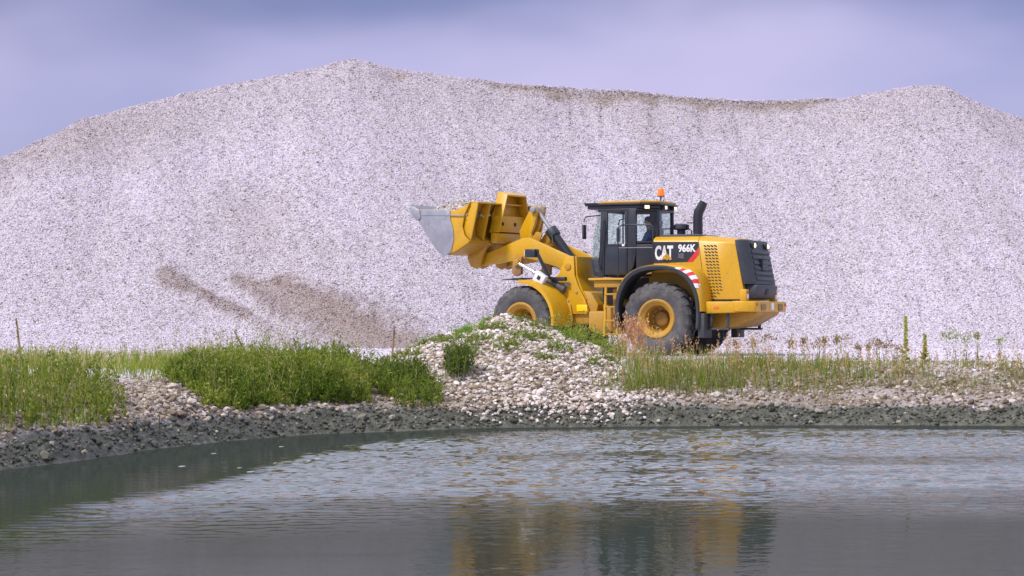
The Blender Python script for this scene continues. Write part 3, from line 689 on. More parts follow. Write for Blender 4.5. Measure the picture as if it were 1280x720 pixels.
# ---- left / right access: platform, ladder, boxes
for s in (1, -1):
    MB().box(-.85, .12, s * .80 if s > 0 else -1.32, s * 1.32 if s > 0 else -.80, 1.77, 1.82).build('platform', YEL, LO, .012)
    MB().box(-.80, .0, s * 1.22 - .03, s * 1.22 + .03, 1.60, 1.765).build('platform_beam', YELD, LO, .012)
    ld = MB()
    for x in (-.30, -.62): ld.tube([(x, s * 1.24, 1.6), (x, s * 1.28, .85), (x + .02, s * 1.30, .45)], .035, 8)
    ld.build('ladder', YEL, LO, 0)
    for z in (.50, .82, 1.14, 1.44): MB().box(-.62, -.30, s * 1.27 - .05, s * 1.27 + .05, z - .02, z + .02).build('rung', YELD, LO, .008)
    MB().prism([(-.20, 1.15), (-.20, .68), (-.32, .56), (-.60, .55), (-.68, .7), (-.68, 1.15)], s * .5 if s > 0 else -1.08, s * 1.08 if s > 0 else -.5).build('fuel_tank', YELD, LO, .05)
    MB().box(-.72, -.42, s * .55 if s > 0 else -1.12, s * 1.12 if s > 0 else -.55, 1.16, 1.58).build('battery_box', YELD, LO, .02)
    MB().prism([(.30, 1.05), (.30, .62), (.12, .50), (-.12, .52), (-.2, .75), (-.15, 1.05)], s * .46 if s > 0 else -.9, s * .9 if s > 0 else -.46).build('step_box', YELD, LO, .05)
    MB().rbox((-.56, s * 1.126, 1.02), (.13, .012, .08)).build('side_reflector', ORANGE, LO, .004)
    # hand rails
    rl = MB()
    rl.tube([(-.62, s * 1.27, 1.85), (-.62, s * 1.27, 3.0), (-.72, s * 1.27, 3.06), (-1.42, s * 1.27, 3.06), (-1.50, s * 1.27, 3.0), (-1.50, s * 1.27, 2.1)], .019, 8)
    rl.tube([(-.64, s * 1.27, 2.52), (-1.50, s * 1.27, 2.52)], .016, 8)
    rl.build('hand_rail', BLK, LO, 0)
    MB().tube([(-.02, s * .86, 2.0), (.02, s * .92, 2.2), (-.10, s * .92, 3.1), (-.08, s * .86, 3.2)], .015, 8).build('grab_bar', BLK, LO, 0)
# ---- cab
CW = .80
cab = MB()
for s in (1, -1):
    def post(pts, w=.075): cab.prism(pts, s * CW - w / 2, s * CW + w / 2)
    post([(.06, 1.86), (-.08, 1.86), (-.12, 3.46), (-.0, 3.46)])
    post([(-.68, 1.86), (-.84, 2.10), (-.90, 2.4), (-.90, 3.46), (-.70, 3.46)], .085)
    post([(.02, 3.40), (-.92, 3.40), (-.92, 3.47), (.02, 3.47)])
    cab.tube([(-1.30, s * .47, 2.62), (-1.30, s * .47, 3.46)], .05, 8)
    cab.tube([(-.90, s * .80, 3.44), (-1.30, s * .47, 3.44)], .045, 6); cab.tube([(-.90, s * .80, 2.66), (-1.30, s * .47, 2.66)], .045, 6)
cab.box(-1.34, -1.27, -.46, .46, 3.40, 3.47); cab.box(-1.34, -1.27, -.46, .46, 2.62, 2.70); cab.box(-.0, .1, -.80, .80, 3.40, 3.47); cab.box(.02, .1, -.80, .80, 1.86, 2.0)
cb = cab.build('cab_frame', BLK, LO, .012)
for s in (1, -1):
    MB().prism([(-.09, 1.90), (-.67, 1.90), (-.67, 2.585), (-.10, 2.585)], s * CW - .02, s * CW + .03).build('door_panel', paint('door_dark', (.022, .026, .036), .16, .2, (.05, .05, .06)), cb, .01)
    dw = MB().prism([(-.11, 2.61), (-.68, 2.61), (-.68, 3.39), (-.125, 3.39)], s * CW - .004, s * CW + .004).build('door_window', GLASS, cb, 0)
    fr = MB()
    for q in ([(-.09, 2.58), (-.69, 2.58), (-.69, 2.635), (-.09, 2.635)], [(-.10, 2.6), (-.16, 2.6), (-.17, 3.41), (-.11, 3.41)], [(-.62, 2.6), (-.69, 2.6), (-.69, 3.41), (-.60, 3.41)]): fr.prism(q, s * CW - .025, s * CW + .035)
    fr.build('door_frame', BLK, cb, .008)
    MB().grid([[(-.91, s * .80, 2.70), (-.91, s * .80, 3.40)], [(-1.30, s * .47, 2.70), (-1.30, s * .47, 3.40)]]).solid(.006).build('side_window', GLASS, cb, 0)
    MB().rbox((-.58, s * (CW + .045), 2.60), (.07, .03, .05)).build('door_handle', WHITE if s > 0 else BLK, cb, .008)
    MB().prism([(-.90, 2.02), (-1.30, 2.10), (-1.31, 2.62), (-.90, 2.62)], s * CW - .03, s * CW + .03).build('rear_panel', BLK, cb, .01)
    MB().rbox((-.13, s * (CW + .05), 2.95), (.03, .05, .05)).build('hinge', BLK, cb, .006)
    mi = MB().tube([(.02, s * .82, 3.32), (.30, s * 1.05, 3.28), (.34, s * 1.08, 3.16)], .014, 8).build('mirror_arm', BLK, LO, 0)
    MB().rbox((.33, s * 1.06, 2.92), (.05, .17, .34)).build('mirror_head', BLK, mi, .015)
# windscreen, curved, and rear window
ws = MB(); rows = []
for (z, xo) in ((1.98, .24), (2.4, .34), (2.9, .27), (3.41, .12)):
    row = []
    for k in range(13):
        u = -1 + 2 * k / 12; row.append((.0 + xo * (1 - abs(u) ** 9) + .03, u * .79, z))
    rows.append(row)
ws.grid(rows).solid(.008).build('windscreen', GLASS, cb, 0)
MB().prism([(.06, 1.86), (.30, 1.9), (.38, 2.3), (.08, 2.3)], -.6, .6).build('dash', BLK, cb, .03)
MB().box(-1.305, -1.297, -.44, .44, 2.70, 3.40).build('rear_window', GLASS, cb, 0)
MB().box(-1.25, .02, -.76, .76, 1.86, 1.92).build('cab_floor', DARK, cb, .01)
MB().box(-1.32, -1.26, -.76, .76, 1.92, 2.62).build('rear_bulkhead', BLK, cb, .01)
MB().tube([(-.0, -.55, 2.0), (-.0, -.55, 3.4)], .02, 8).build('wiper_post', BLK, cb, 0)
rf = MB().plan([(.42, .60), (.36, .80), (-.98, .84), (-1.36, .54), (-1.36, -.54), (-.98, -.84), (.36, -.80), (.42, -.60)], 3.47, 3.55).build('roof', BLK, LO, .02)
MB().plan([(.48, .66), (.42, .84), (-1.02, .90), (-1.42, .58), (-1.42, -.58), (-1.02, -.90), (.42, -.84), (.48, -.66)], 3.552, 3.595).build('roof_panel', BLK, rf, .012)
MB().plan([(-.05, .80), (-1.0, .85), (-1.38, .55), (-1.38, -.55), (-1.0, -.85), (-.05, -.80), (.2, -.5), (.2, .5)], 3.597, 3.655).build('roof_cap', YEL, rf, .02)
MB().plan([(.505, .62), (.45, .86), (.1, .88), (.1, -.88), (.45, -.86), (.505, -.62)], 3.60, 3.614).build('roof_edge', BLK, rf, .004)
for (x, y, dx, dy) in ((-1.14, .76, -.55, .84), (-1.14, -.76, -.55, -.84), (-1.40, .30, -1, 0), (-1.40, -.30, -1, 0)):
    wl = MB().rbox((x, y, 3.50), (.10, .15, .10), (0, 0, math.atan2(dy, dx))).build('work_light', BLK, LO, .02)
    MB().rbox((x + dx * .055, y + dy * .055, 3.495), (.012, .11, .075), (0, 0, math.atan2(dy, dx))).build('lens', LAMP, wl, .004)
MB().tube([(-1.20, 0, 3.64), (-1.20, 0, 3.80)], .018, 8).build('beacon_stem', DARK, LO, 0)
bc = MB().tube([(-1.20, 0, 3.795), (-1.20, 0, 3.82), (-1.20, 0, 3.94), (-1.20, 0, 3.975)], [.085, .082, .075, .055], 18).build('beacon', BEACON, LO, 0)
MB().tube([(-1.20, 0, 3.775), (-1.20, 0, 3.797)], .09, 18).build('beacon_base', DARK, bc, 0)
MB().tube([(-.9, -.5, 3.6), (-.9, -.5, 3.75)], .012, 6).build('aerial', DARK, rf, 0)
# seat and controls
MB().rbox((-.86, 0, 2.30), (.50, .50, .14)).build('seat_cushion', SEAT, LO, .04)
MB().rbox((-1.10, 0, 2.68), (.14, .48, .66), (0, -.12, 0)).build('seat_back', SEAT, LO, .05)
MB().rbox((-1.16, 0, 3.12), (.10, .26, .20), (0, -.12, 0)).build('headrest', SEAT, LO, .04)
MB().tube([(-.86, 0, 1.92), (-.86, 0, 2.24)], [.2, .16], 14).build('seat_base', DARK, LO, 0)
MB().rbox((-.75, -.36, 2.42), (.45, .10, .12)).build('armrest', SEAT, LO, .03)
MB().tube([(-.12, 0, 1.92), (-.28, 0, 2.52)], .05, 10).build('steering_column', BLK, LO, 0)
stw = MB(); 
stw.tube([Vector((-.30 + .10 * math.cos(a), .19 * math.sin(a), 2.55 + .09 * math.cos(a) * .9)) for a in np.linspace(0, 2 * math.pi, 25)], .014, 8).build('steering_wheel', BLK, LO, 0)
# ---- front frame, tower
for s in (1, -1):
    y0, y1 = (s * .66, s * .60)
    MB().prism([(1.55, 1.12), (1.55, 1.5), (1.37, 1.80), (1.16, 1.96), (1.02, 2.30), (.95, 2.37), (.74, 2.37), (.72, 1.92), (.60, 1.62), (.42, 1.32), (.32, 1.05), (.38, .98), (1.2, .98)], min(y0, y1), max(y0, y1)).build('tower_plate', YEL, LO, .012, True)
    MB().tube([(.90, s * .58, 2.12), (.90, s * .69, 2.12)], .085, 18).build('boom_pin', YELD, LO, .01, True)
    MB().tube([(.95, s * .64, 1.66), (.95, s * .70, 1.66)], .06, 14).build('pin_boss', WORN, LO, .008, True)
    MB().rbox((.50, s * .665, 1.12), (.30, .02, .16)).build('yellow_plate', paint('fresh_yellow', (.86, .55, .01), .3, .05), LO, .006, True)
    for (x, z) in ((1.02, 1.86), (.84, 1.72), (.9, 1.30), (.66, 1.5), (1.2, 1.5)): MB().tube([(x, s * .64, z), (x, s * .685, z)], .032, 8).build('bolt', WORN, LO, .004, True)
    # front fender, arched plate over the back half of the tyre
    rows = []
    for (y, dr) in ((.66, 0), (.70, .0), (1.44, 0), (1.47, -.02), (1.47, -.09)):
        rows.append([(FAX + (1.0 + dr) * math.cos(a), s * y, .80 + (1.0 + dr) * math.sin(a)) for a in [R(q) for q in np.linspace(88, 186, 22)]])
    MB().grid(rows).solid(.02).build('front_fender', YEL, LO, 0, True, 40)
    MB().prism([(2.25, 1.80), (1.72, 1.83), (1.72, 1.85), (2.25, 1.825)], min(s * .8, s * 1.46), max(s * .8, s * 1.46)).build('fender_flap', RUBL, LO, .004, True)
    MB().prism([(1.40, 1.74), (.80, 1.20), (.74, .86), (.95, .86), (1.05, 1.1), (1.45, 1.60)], min(s * .66, s * .72), max(s * .66, s * .72)).build('fender_web', YEL, LO, .008, True)
MB().prism([(1.5, .95), (1.5, 1.45), (.9, 1.6), (.3, 1.5), (.1, 1.2), (.2, .75), (1.3, .7)], -.58, .58).build('front_frame', YELD, LO, .03, True)
MB().prism([(.80, 2.365), (.70, 2.36), (.68, 1.92), (.56, 1.62), (.40, 1.34), (.46, 1.30), (.64, 1.60), (.76, 1.9)], -.60, .60).build('tower_back', YEL, LO, .01, True)
MB().prism([(1.2, 2.2), (.80, 2.24), (.80, 1.6), (1.2, 1.6)], -.16, .16).build('tower_core', YELD, LO, .02, True)
# ---- boom
for s in (1, -1):
    pts = [(3.62, 2.20), (3.66, 2.32), (3.55, 2.44), (3.11, 2.55), (2.60, 2.73), (2.30, 2.83), (2.08, 2.84), (1.86, 2.76), (.92, 2.38), (.80, 2.34), (.78, 2.05), (.90, 1.98), (1.28, 2.12), (1.86, 2.28), (2.15, 2.34), (2.33, 2.34), (2.56, 2.28), (3.42, 2.17)]
    bo = MB().prism(pts, min(s * .50, s * .58), max(s * .50, s * .58)).build('boom_arm', YEL, LO, .018, True)
    MB().prism([(2.47, 2.34), (2.22, 2.38), (2.24, 1.96), (2.40, 1.90), (2.52, 1.98)], min(s * .60, s * .70), max(s * .60, s * .70)).build('cylinder_lug', paint('rusty_brown', (.30, .16, .05), .6, .4), bo, .015, True)
    MB().rbox((2.92, s * .584, 2.47), (.11, .008, .06)).build('side_reflector', ORANGE, bo, .003, True)
    MB().tube([(3.56, s * .40, 2.30), (3.56, s * .68, 2.30)], .085, 16).build('bucket_pin', WORN, bo, .008, True)
    # lift cylinder: rod to the boom lug, barrel back to the frame
    a, b_, c_ = Vector((2.34, s * .72, 2.24)), Vector((1.72, s * .72, 1.94)), Vector((.95, s * .72, 1.56))
    ro = MB().tube([a, b_], .042, 14).build('lift_rod', CHROME, LO, 0, True)
    MB().tube([c_, b_ + (c_ - b_) * .22, b_ + (c_ - b_) * .2, b_], [.095, .095, .13, .13], 18).build('lift_cylinder', paint('cylinder_grey', (.05, .05, .055), .45, .3), LO, .006, True)
    MB().tube([a - Vector((0, s * .06, 0)), a + Vector((0, s * .06, 0))], .085, 16).build('rod_eye', YELD, ro, .008, True)
    # head light on its bracket
    hb = MB().tube([(1.16, s * .80, 1.80), (1.24, s * .98, 1.86), (1.50, s * 1.08, 2.42)], .045, 8).build('light_bracket', BLK, LO, 0, True)
    MB().rbox((1.66, s * 1.08, 2.44), (.30, .22, .20)).build('headlight', BLK, LO, .03, True)
    MB().rbox((1.815, s * 1.09, 2.44), (.02, .17, .13)).build('headlight_lens', WHITE, hb, .01, True)
    MB().rbox((1.06, s * .80, 1.82), (.40, .10, .10)).build('bracket_foot', BLK, hb, .02, True)
    bx = MB().rbox((1.42, s * 1.08, 1.84), (.30, .14, .26), (0, R(-32), 0)).build('light_box', WHITE, LO, .015, True, label='white box with a dark mark')
    MB().rbox((1.42, s * 1.155, 1.85), (.09, .012, .10), (0, R(-32), 0)).build('mark', BLK, bx, .004, True)
ct = MB().tube([(2.15, -.52, 2.56), (2.15, .52, 2.56)], .17, 20).build('cross_tube', YEL, LO, .01, True)
# tilt linkage
MB().prism([(2.26, 2.50), (2.48, 2.54), (2.60, 2.78), (2.66, 3.02), (2.50, 3.30), (2.30, 3.62), (2.18, 3.64), (2.12, 3.50), (2.20, 3.18), (2.30, 2.95), (2.20, 2.66)], .06, .15).build('tilt_lever', YEL, LO, .02, True)
MB().prism([(2.26, 2.50), (2.48, 2.54), (2.60, 2.78), (2.66, 3.02), (2.50, 3.30), (2.30, 3.62), (2.18, 3.64), (2.12, 3.50), (2.20, 3.18), (2.30, 2.95), (2.20, 2.66)], -.15, -.06).build('tilt_lever', YEL, LO, .02, True)
MB().tube([(2.22, -.24, 3.54), (2.22, .24, 3.54)], .075, 16).build('lever_pin', WORN, LO, .008, True)
MB().prism([(2.36, 2.46), (2.30, 2.34), (3.20, 2.62), (3.30, 2.76), (3.20, 2.86)], -.05, .05).build('bucket_link', YELD, LO, .02, True)
p0, p1, p2 = Vector((2.22, 0, 3.54)), Vector((1.80, 0, 3.02)), Vector((1.10, 0, 2.16))
MB().tube([p0, p1], .05, 14).build('tilt_rod', WORN, LO, 0, True)
MB().tube([p1 + (p1 - p2) * .04, p1 + (p2 - p1) * .16, p1 + (p2 - p1) * .165, p2], [.155, .155, .115, .115], 20).build('tilt_cylinder', BLKP, LO, .008, True)
MB().tube([(1.70, .14, 2.90), (1.55, .30, 2.62), (1.75, .36, 2.50), (1.95, .3, 2.5)], .022, 8).build('hydraulic_hose', DARK, LO, 0, True)
MB().tube([(1.66, -.14, 2.86), (1.5, -.30, 2.55), (1.2, -.3, 2.3)], .022, 8).build('hydraulic_hose', DARK, LO, 0, True)
MB().prism([(2.1, 3.0), (1.92, 2.96), (2.0, 2.72), (2.25, 2.62), (2.3, 2.75)], .20, .24).build('lever_guard', YELD, LO, .01, True)
MB().prism([(2.1, 3.0), (1.92, 2.96), (2.0, 2.72), (2.25, 2.62), (2.3, 2.75)], -.24, -.20).build('lever_guard', YELD, LO, .01, True)
# ---- bucket
BW = 1.55
outer = [(4.88, 3.58), (4.62, 3.20), (4.36, 2.82), (4.12, 2.52), (3.96, 2.43), (3.78, 2.42), (3.55, 2.50), (3.16, 2.70), (3.14, 2.76), (3.36, 2.90), (3.38, 3.10), (3.30, 3.40), (3.14, 3.70)]
sh = MB(); sh.grid([[(x, y, z) for x, z in outer] for y in np.linspace(-BW, BW, 9)]).solid(.035)
sh.build('bucket_shell', YELD, LO, 0, True, 30)
side = [(4.86, 3.58), (4.60, 3.20), (4.34, 2.82), (4.10, 2.53), (3.95, 2.44), (3.80, 2.43), (3.56, 2.51), (3.18, 2.71), (3.16, 2.76), (3.30, 2.90), (3.36, 3.12), (3.30, 3.40), (3.16, 3.66), (3.30, 3.60), (3.60, 3.50), (4.50, 3.54)]
for s in (1, -1):
    MB().prism(side, min(s * BW, s * (BW + .03)), max(s * BW, s * (BW + .03))).build('bucket_side', YEL, LO, .006, True)
    wp = [(4.89, 3.57), (4.58, 3.16), (4.32, 2.79), (4.08, 2.50), (3.93, 2.41), (3.80, 2.41), (3.68, 2.52), (3.60, 2.80), (3.62, 3.05), (3.70, 3.28), (3.72, 3.52), (4.5, 3.56)]
    MB().prism(wp, min(s * (BW + .028), s * (BW + .055)), max(s * (BW + .028), s * (BW + .055))).build('wear_plate', WORN, LO, .008, True, label='bright worn steel side plate')
    MB().prism([(4.95, 3.60), (4.84, 3.38), (4.66, 3.26), (4.58, 3.36), (4.62, 3.54), (4.80, 3.64)], min(s * (BW + .05), s * (BW + .085)), max(s * (BW + .05), s * (BW + .085))).build('side_cutter', WORN, LO, .012, True)
    MB().prism([(4.6, 3.435), (3.3, 3.385), (3.3, 3.36), (4.6, 3.41)], min(s * (BW + .05), s * (BW + .066)), max(s * (BW + .05), s * (BW + .066))).build('side_rib', WORN, LO, .003, True)
MB().prism([(4.95, 3.66), (4.62, 3.19), (4.60, 3.22), (4.92, 3.68)], -BW - .03, BW + .03).build('cutting_edge', WORN, LO, .006, True)
# back structure: gussets, upper rail, hinge plates and spill guard
for y in (1.50, .98, -.98, -1.50):
    MB().prism([(3.14, 3.70), (3.30, 3.40), (3.37, 3.08), (3.34, 2.92), (3.15, 2.78), (3.02, 3.30), (2.94, 3.66)], y - .02, y + .02).build('gusset', YEL, LO, .006, True)
MB().box(2.94, 3.17, -1.52, 1.52, 3.665, 3.70).build('top_rail', YEL, LO, .008, True)
MB().prism([(3.12, 2.99), (2.98, 2.97), (2.96, 2.76), (3.14, 2.72)], -.70, .70).build('back_ledge', YEL, LO, .012, True)
for y in (.62, -.62):
    MB().prism([(3.80, 2.40), (3.70, 2.16), (3.56, 2.10), (3.40, 2.16), (3.34, 2.40), (3.20, 2.66), (3.10, 2.72), (3.30, 2.74), (3.6, 2.52)], y - .045 + math.copysign(.09, y), y + .045 + math.copysign(.09, y)).build('hinge_plate', YELD, LO, .012, True)
    MB().prism([(3.80, 2.40), (3.70, 2.16), (3.56, 2.10), (3.40, 2.16), (3.34, 2.40), (3.20, 2.66), (3.10, 2.72), (3.30, 2.74), (3.6, 2.52)], y - .045 - math.copysign(.20, y), y + .045 - math.copysign(.20, y)).build('hinge_plate', YELD, LO, .012, True)
# spill guard: box standing above the back with flared cheeks
sg = MB(); A_ = [(3.13, .60, 3.45), (3.02, .40, 3.98), (3.02, -.30, 3.98), (3.13, -.60, 3.45)]
sg.grid([[(3.16, .62, 3.40), (3.10, .34, 3.98)], [(3.16, -.62, 3.40), (3.10, -.34, 3.98)]]).solid(.03)
sp = sg.build('spill_guard', YEL, LO, .006, True)
for s in (1, -1):
    m = MB(); m.grid([[(3.18, s * .66, 2.98), (3.12, s * .36, 4.0)], [(2.86, s * .70, 2.98), (2.82, s * .38, 3.92)]]).solid(.035)
    m.build('guard_cheek', YEL, sp, .008, True)
MB().prism([(3.13, 4.0), (2.80, 3.92), (2.80, 3.88), (3.13, 3.96)], -.37, .37).build('guard_lip', YEL, sp, .006, True)
for y in (.42, -.12):
    MB().tube([(3.0, y, 3.20), (2.945, y, 3.20)], .05, 12).build('bolt', DARK, sp, .006, True)
MB().prism([(3.16, 3.42), (2.97, 3.40), (2.95, 3.0), (3.16, 3.0)], -.62, .62).build('guard_panel', YEL, sp, .01, True)

# ---- load of gravel in the bucket
hx = np.linspace(3.2, 4.86, 22); hy = np.linspace(-1.52, 1.52, 34); HX_, HY_ = np.meshgrid(hx, hy)
ed_ = np.minimum(np.minimum(1.52 - np.abs(HY_), HX_ - 3.2), (4.86 - HX_) * .8)
HZ_ = 3.38 + .40 * sstep(-.12, .75, ed_) + .05 * fbm(HX_, HY_, 2.5, 71, 3)
def to_world_front(P):
    M = loader.matrix_world if False else Matrix.Translation((HXW, DW, 1.0)) @ Matrix.Rotation(math.pi - TH_R, 4, 'Z') @ ART
    M = np.array(M); return P @ M[:3, :3].T + M[:3, 3]
hv = np.stack([HX_.ravel(), HY_.ravel(), HZ_.ravel()], -1)
hi = np.arange(HX_.size).reshape(HX_.shape); hq = np.stack([hi[:-1, :-1], hi[:-1, 1:], hi[1:, 1:], hi[1:, :-1]], -1).reshape(-1, 4)
heap = np_mesh('gravel_heap', to_world_front(hv), hq, gravel_mat('heap_gravel', [(0, (.16, .13, .11)), (.4, (.36, .31, .28)), (1, (.54, .48, .46))], 15), smooth=True)
tag(heap, 'heap of damp gravel filling the raised loader bucket', 'gravel')
k = rng.integers(0, len(hv), 2600); hp = hv[k] + rng.uniform(-.05, .05, (len(k), 3)) * np.array([1, 1, .5])
scatter('pebbles', to_world_front(hp), np.clip(rng.lognormal(math.log(.06), .3, len(k)), .03, .13), stone_mat('heap_stone', [(0, (.13, .105, .085)), (.25, (.32, .27, .23)), (.6, (.47, .41, .37)), (1, (.62, .56, .54))]), heap, None, 1, 9)

# ---- the driver: one skinned body, seated, hands on the wheel
def person():
    J = [((-.92, 0, 2.44), .15), ((-.94, 0, 2.62), .145), ((-.93, 0, 2.82), .16), ((-.91, 0, 2.95), .09), ((-.89, 0, 3.02), .055), ((-.87, 0, 3.10), .075), ((-.86, 0, 3.18), .095), ((-.87, 0, 3.26), .07)]
    E_ = [(i, i + 1) for i in range(7)]
    for s in (1, -1):
        b = len(J)
        J += [((-.92, s * .17, 2.89), .07), ((-.86, s * .25, 2.70), .055), ((-.74, s * .26, 2.58), .045), ((-.48, s * .19, 2.60), .034), ((-.40, s * .17, 2.60), .03),
              ((-.36, s * .15, 2.60), .014), ((-.33, s * .15, 2.575), .011)]
        E_ += [(2, b), (b, b + 1), (b + 1, b + 2), (b + 2, b + 3), (b + 3, b + 4), (b + 4, b + 5), (b + 5, b + 6)]
        for q in range(3):
            c = len(J); J += [((-.37, s * (.165 + .016 * (q + 1)), 2.60), .011), ((-.335, s * (.165 + .016 * (q + 1)), 2.58), .009)]; E_ += [(b + 4, c), (c, c + 1)]
        c = len(J); J += [((-.38, s * .135, 2.615), .012), ((-.36, s * .125, 2.60), .010)]; E_ += [(b + 4, c), (c, c + 1)]
        c = len(J)
        J += [((-.80, s * .11, 2.43), .095), ((-.45, s * .14, 2.45), .07), ((-.35, s * .14, 2.16), .055), ((-.34, s * .14, 1.99), .045), ((-.20, s * .15, 1.96), .04)]
        E_ += [(0, c), (c, c + 1), (c + 1, c + 2), (c + 2, c + 3), (c + 3, c + 4)]
    me = bpy.data.meshes.new('person'); me.from_pydata([j[0] for j in J], E_, []); o = bpy.data.objects.new('person', me)
    M = Matrix.Translation((HXW, DW, 1.0)) @ Matrix.Rotation(math.pi - TH_R, 4, 'Z'); o.matrix_world = M; link(o)
    md = o.modifiers.new('skin', 'SKIN'); md.use_smooth_shade = True
    lay = me.skin_vertices[0].data if me.skin_vertices else None
    if lay is None:
        bm = bmesh.new(); bm.from_mesh(me); bm.verts.layers.skin.verify(); bm.to_mesh(me); bm.free(); lay = me.skin_vertices[0].data
    for i, (p, r) in enumerate(J): lay[i].radius = (r, r); lay[i].use_root = (i == 0)
    o.modifiers.new('sub', 'SUBSURF').levels = 1; o.modifiers['sub'].render_levels = 1
    m, t, b, out = new_mat('driver'); l = t.links.new      # shirt below the neck, dark trousers below the belt, skin above
    tcn = nd(t, 'ShaderNodeTexCoord'); sp_ = nd(t, 'ShaderNodeSeparateXYZ'); l(tcn.outputs['Object'], sp_.inputs[0])
    rz = ramp(t, [(0, (.03, .03, .04)), (.5, (.045, .10, .28)), (.63, (.48, .27, .19))], 'CONSTANT')
    mr = nd(t, 'ShaderNodeMapRange'); mr.inputs['From Min'].default_value = 1.95; mr.inputs['From Max'].default_value = 3.6; l(sp_.outputs['Z'], mr.inputs['Value']); l(mr.outputs['Result'], rz.inputs['Fac'])
    rz.color_ramp.elements[1].position = .345; rz.color_ramp.elements[2].position = .63
    l(rz.outputs['Color'], b.inputs['Base Color']); b.inputs['Roughness'].default_value = .85; me.materials.append(m)
    tag(o, 'driver in a blue shirt seated at the wheel inside the loader cab', 'person')
    hm = MB(); bmesh.ops.create_uvsphere(hm.bm, u_segments=14, v_segments=10, radius=.105, matrix=Matrix.Translation((-.885, 0, 3.235)) @ Matrix.Diagonal((1, .85, .80, 1)))
    hm.build('hair', HAIR, o, 0)
    fm = MB()
    for s in (1, -1): fm.rbox((-.775, s * .035, 3.19), (.012, .022, .012))
    fm.build('eyes', HAIR, o, 0)
    MB().prism([(-.775, 3.19), (-.745, 3.15), (-.775, 3.145)], -.014, .014).build('nose', SKIN, o, .004)
    MB().rbox((-.778, 0, 3.115), (.012, .05, .010)).build('mouth', RED, o, .002)
    for s in (1, -1): MB().rbox((-.87, s * .092, 3.17), (.04, .02, .06)).build('ear', SKIN, o, .008)
person()

# ------------------------------------------------------------------ stone mound on the bank
MXc, MYc = -.05, 46.2
def mound_h(X, Y):
    dx, dy = X - MXc, Y - MYc
    a = np.where(dx < 0, 2.55, 2.25) + np.where(dy < 0, .14 * -dy, 0); b = np.where(dy < 0, 5.3, 2.2)
    r = np.sqrt((dx / a) ** 2 + (dy / b) ** 2) * (1 + .10 * fbm(X, Y, .8, 81, 3))
    return .90 * np.clip(1 - r ** 1.15, 0, 1) + .05 * fbm(X, Y, 1.6, 83, 3) * sstep(1, .8, r), r
def mound_z(X, Y):
    h, r = mound_h(X, Y); return ground_z(X, Y) + h
mx_ = np.linspace(-3.2, 3.0, 60); my_ = np.linspace(40.3, 48.6, 78); MX, MY = np.meshgrid(mx_, my_)
mh, mr_ = mound_h(MX, MY); MZ = ground_z(MX, MY) + np.where(mr_ < .97, mh, -.25 * sstep(.97, 1.1, mr_))
mi_ = np.arange(MX.size).reshape(MX.shape); mq = np.stack([mi_[:-1, :-1], mi_[:-1, 1:], mi_[1:, 1:], mi_[1:, :-1]], -1).reshape(-1, 4)
mq = mq[(mr_.ravel()[mq] < 1.15).all(1)]
mound = np_mesh('stone_mound', np.stack([MX.ravel(), MY.ravel(), MZ.ravel()], -1), mq, gravel_mat('mound_gravel', [(0, (.10, .075, .05)), (.5, (.24, .19, .14)), (1, (.42, .36, .31))], 11, bump=.8), smooth=True)
tag(mound, 'weedy mound of pale loose stones on the pond bank before the loader', 'stone mound')
N = 15000; sx = rng.uniform(-3.3, 3.1, N); sy = rng.uniform(40.6, 48, N); h_, r_ = mound_h(sx, sy); ok = (r_ < .99) & (shore_dist(sx, sy) > .10); sx, sy = sx[ok], sy[ok]
ssz = np.clip(rng.lognormal(math.log(.056), .36, len(sx)), .022, .13); sz = mound_z(sx, sy)
scatter('pebbles', np.stack([sx, sy, sz + ssz * .2], -1), ssz, STONE_M, mound, None, 1, 11)
# stones that rolled off the mound over the mud to the water
N = 1500; sx = rng.normal(1.0, .85, N); sy = shore(sx) + .02 + 1.3 * rng.random(N) ** .75; ok = (sx > -1.2) & (sx < 2.7) & (rng.random(N) < np.interp(sy - shore(sx), [0, .3, 1], [.25, .6, 1])); sx, sy = sx[ok], sy[ok]
ssz = np.clip(rng.lognormal(math.log(.062), .36, len(sx)), .025, .15)
scatter('pebbles', np.stack([sx, sy, ground_z(sx, sy) + .02 + ssz * .2], -1), ssz, STONE_M, mound, None, 1, 19)
ms_ = stone_meshes(STONE_M, 7, 2, 21); mb_ = stone_meshes(STONE_B, 7, 2, 23); cnt = 0
while cnt < 300:
    x, y = rng.uniform(-3.1, 2.9), rng.uniform(40.8, 46.6); h1, r1 = mound_h(np.array([x]), np.array([y]))
    if r1[0] > .97 or shore_dist(np.array([x]), np.array([y]))[0] < .25: continue
    o = bpy.data.objects.new('stone', ms_[cnt % 7]); link(o, mound); s_ = rng.uniform(.085, .135) if cnt > 20 else rng.uniform(.14, .19)
    o.location = (x, y, float(mound_z(np.array([x]), np.array([y]))[0]) + s_ * .10); o.rotation_euler = tuple(rng.uniform(-.5, .5, 2)) + (rng.uniform(0, 6.28),)
    o.scale = (s_ * rng.uniform(.8, 1.2), s_ * rng.uniform(.8, 1.1), s_ * rng.uniform(.8, 1.1)); cnt += 1
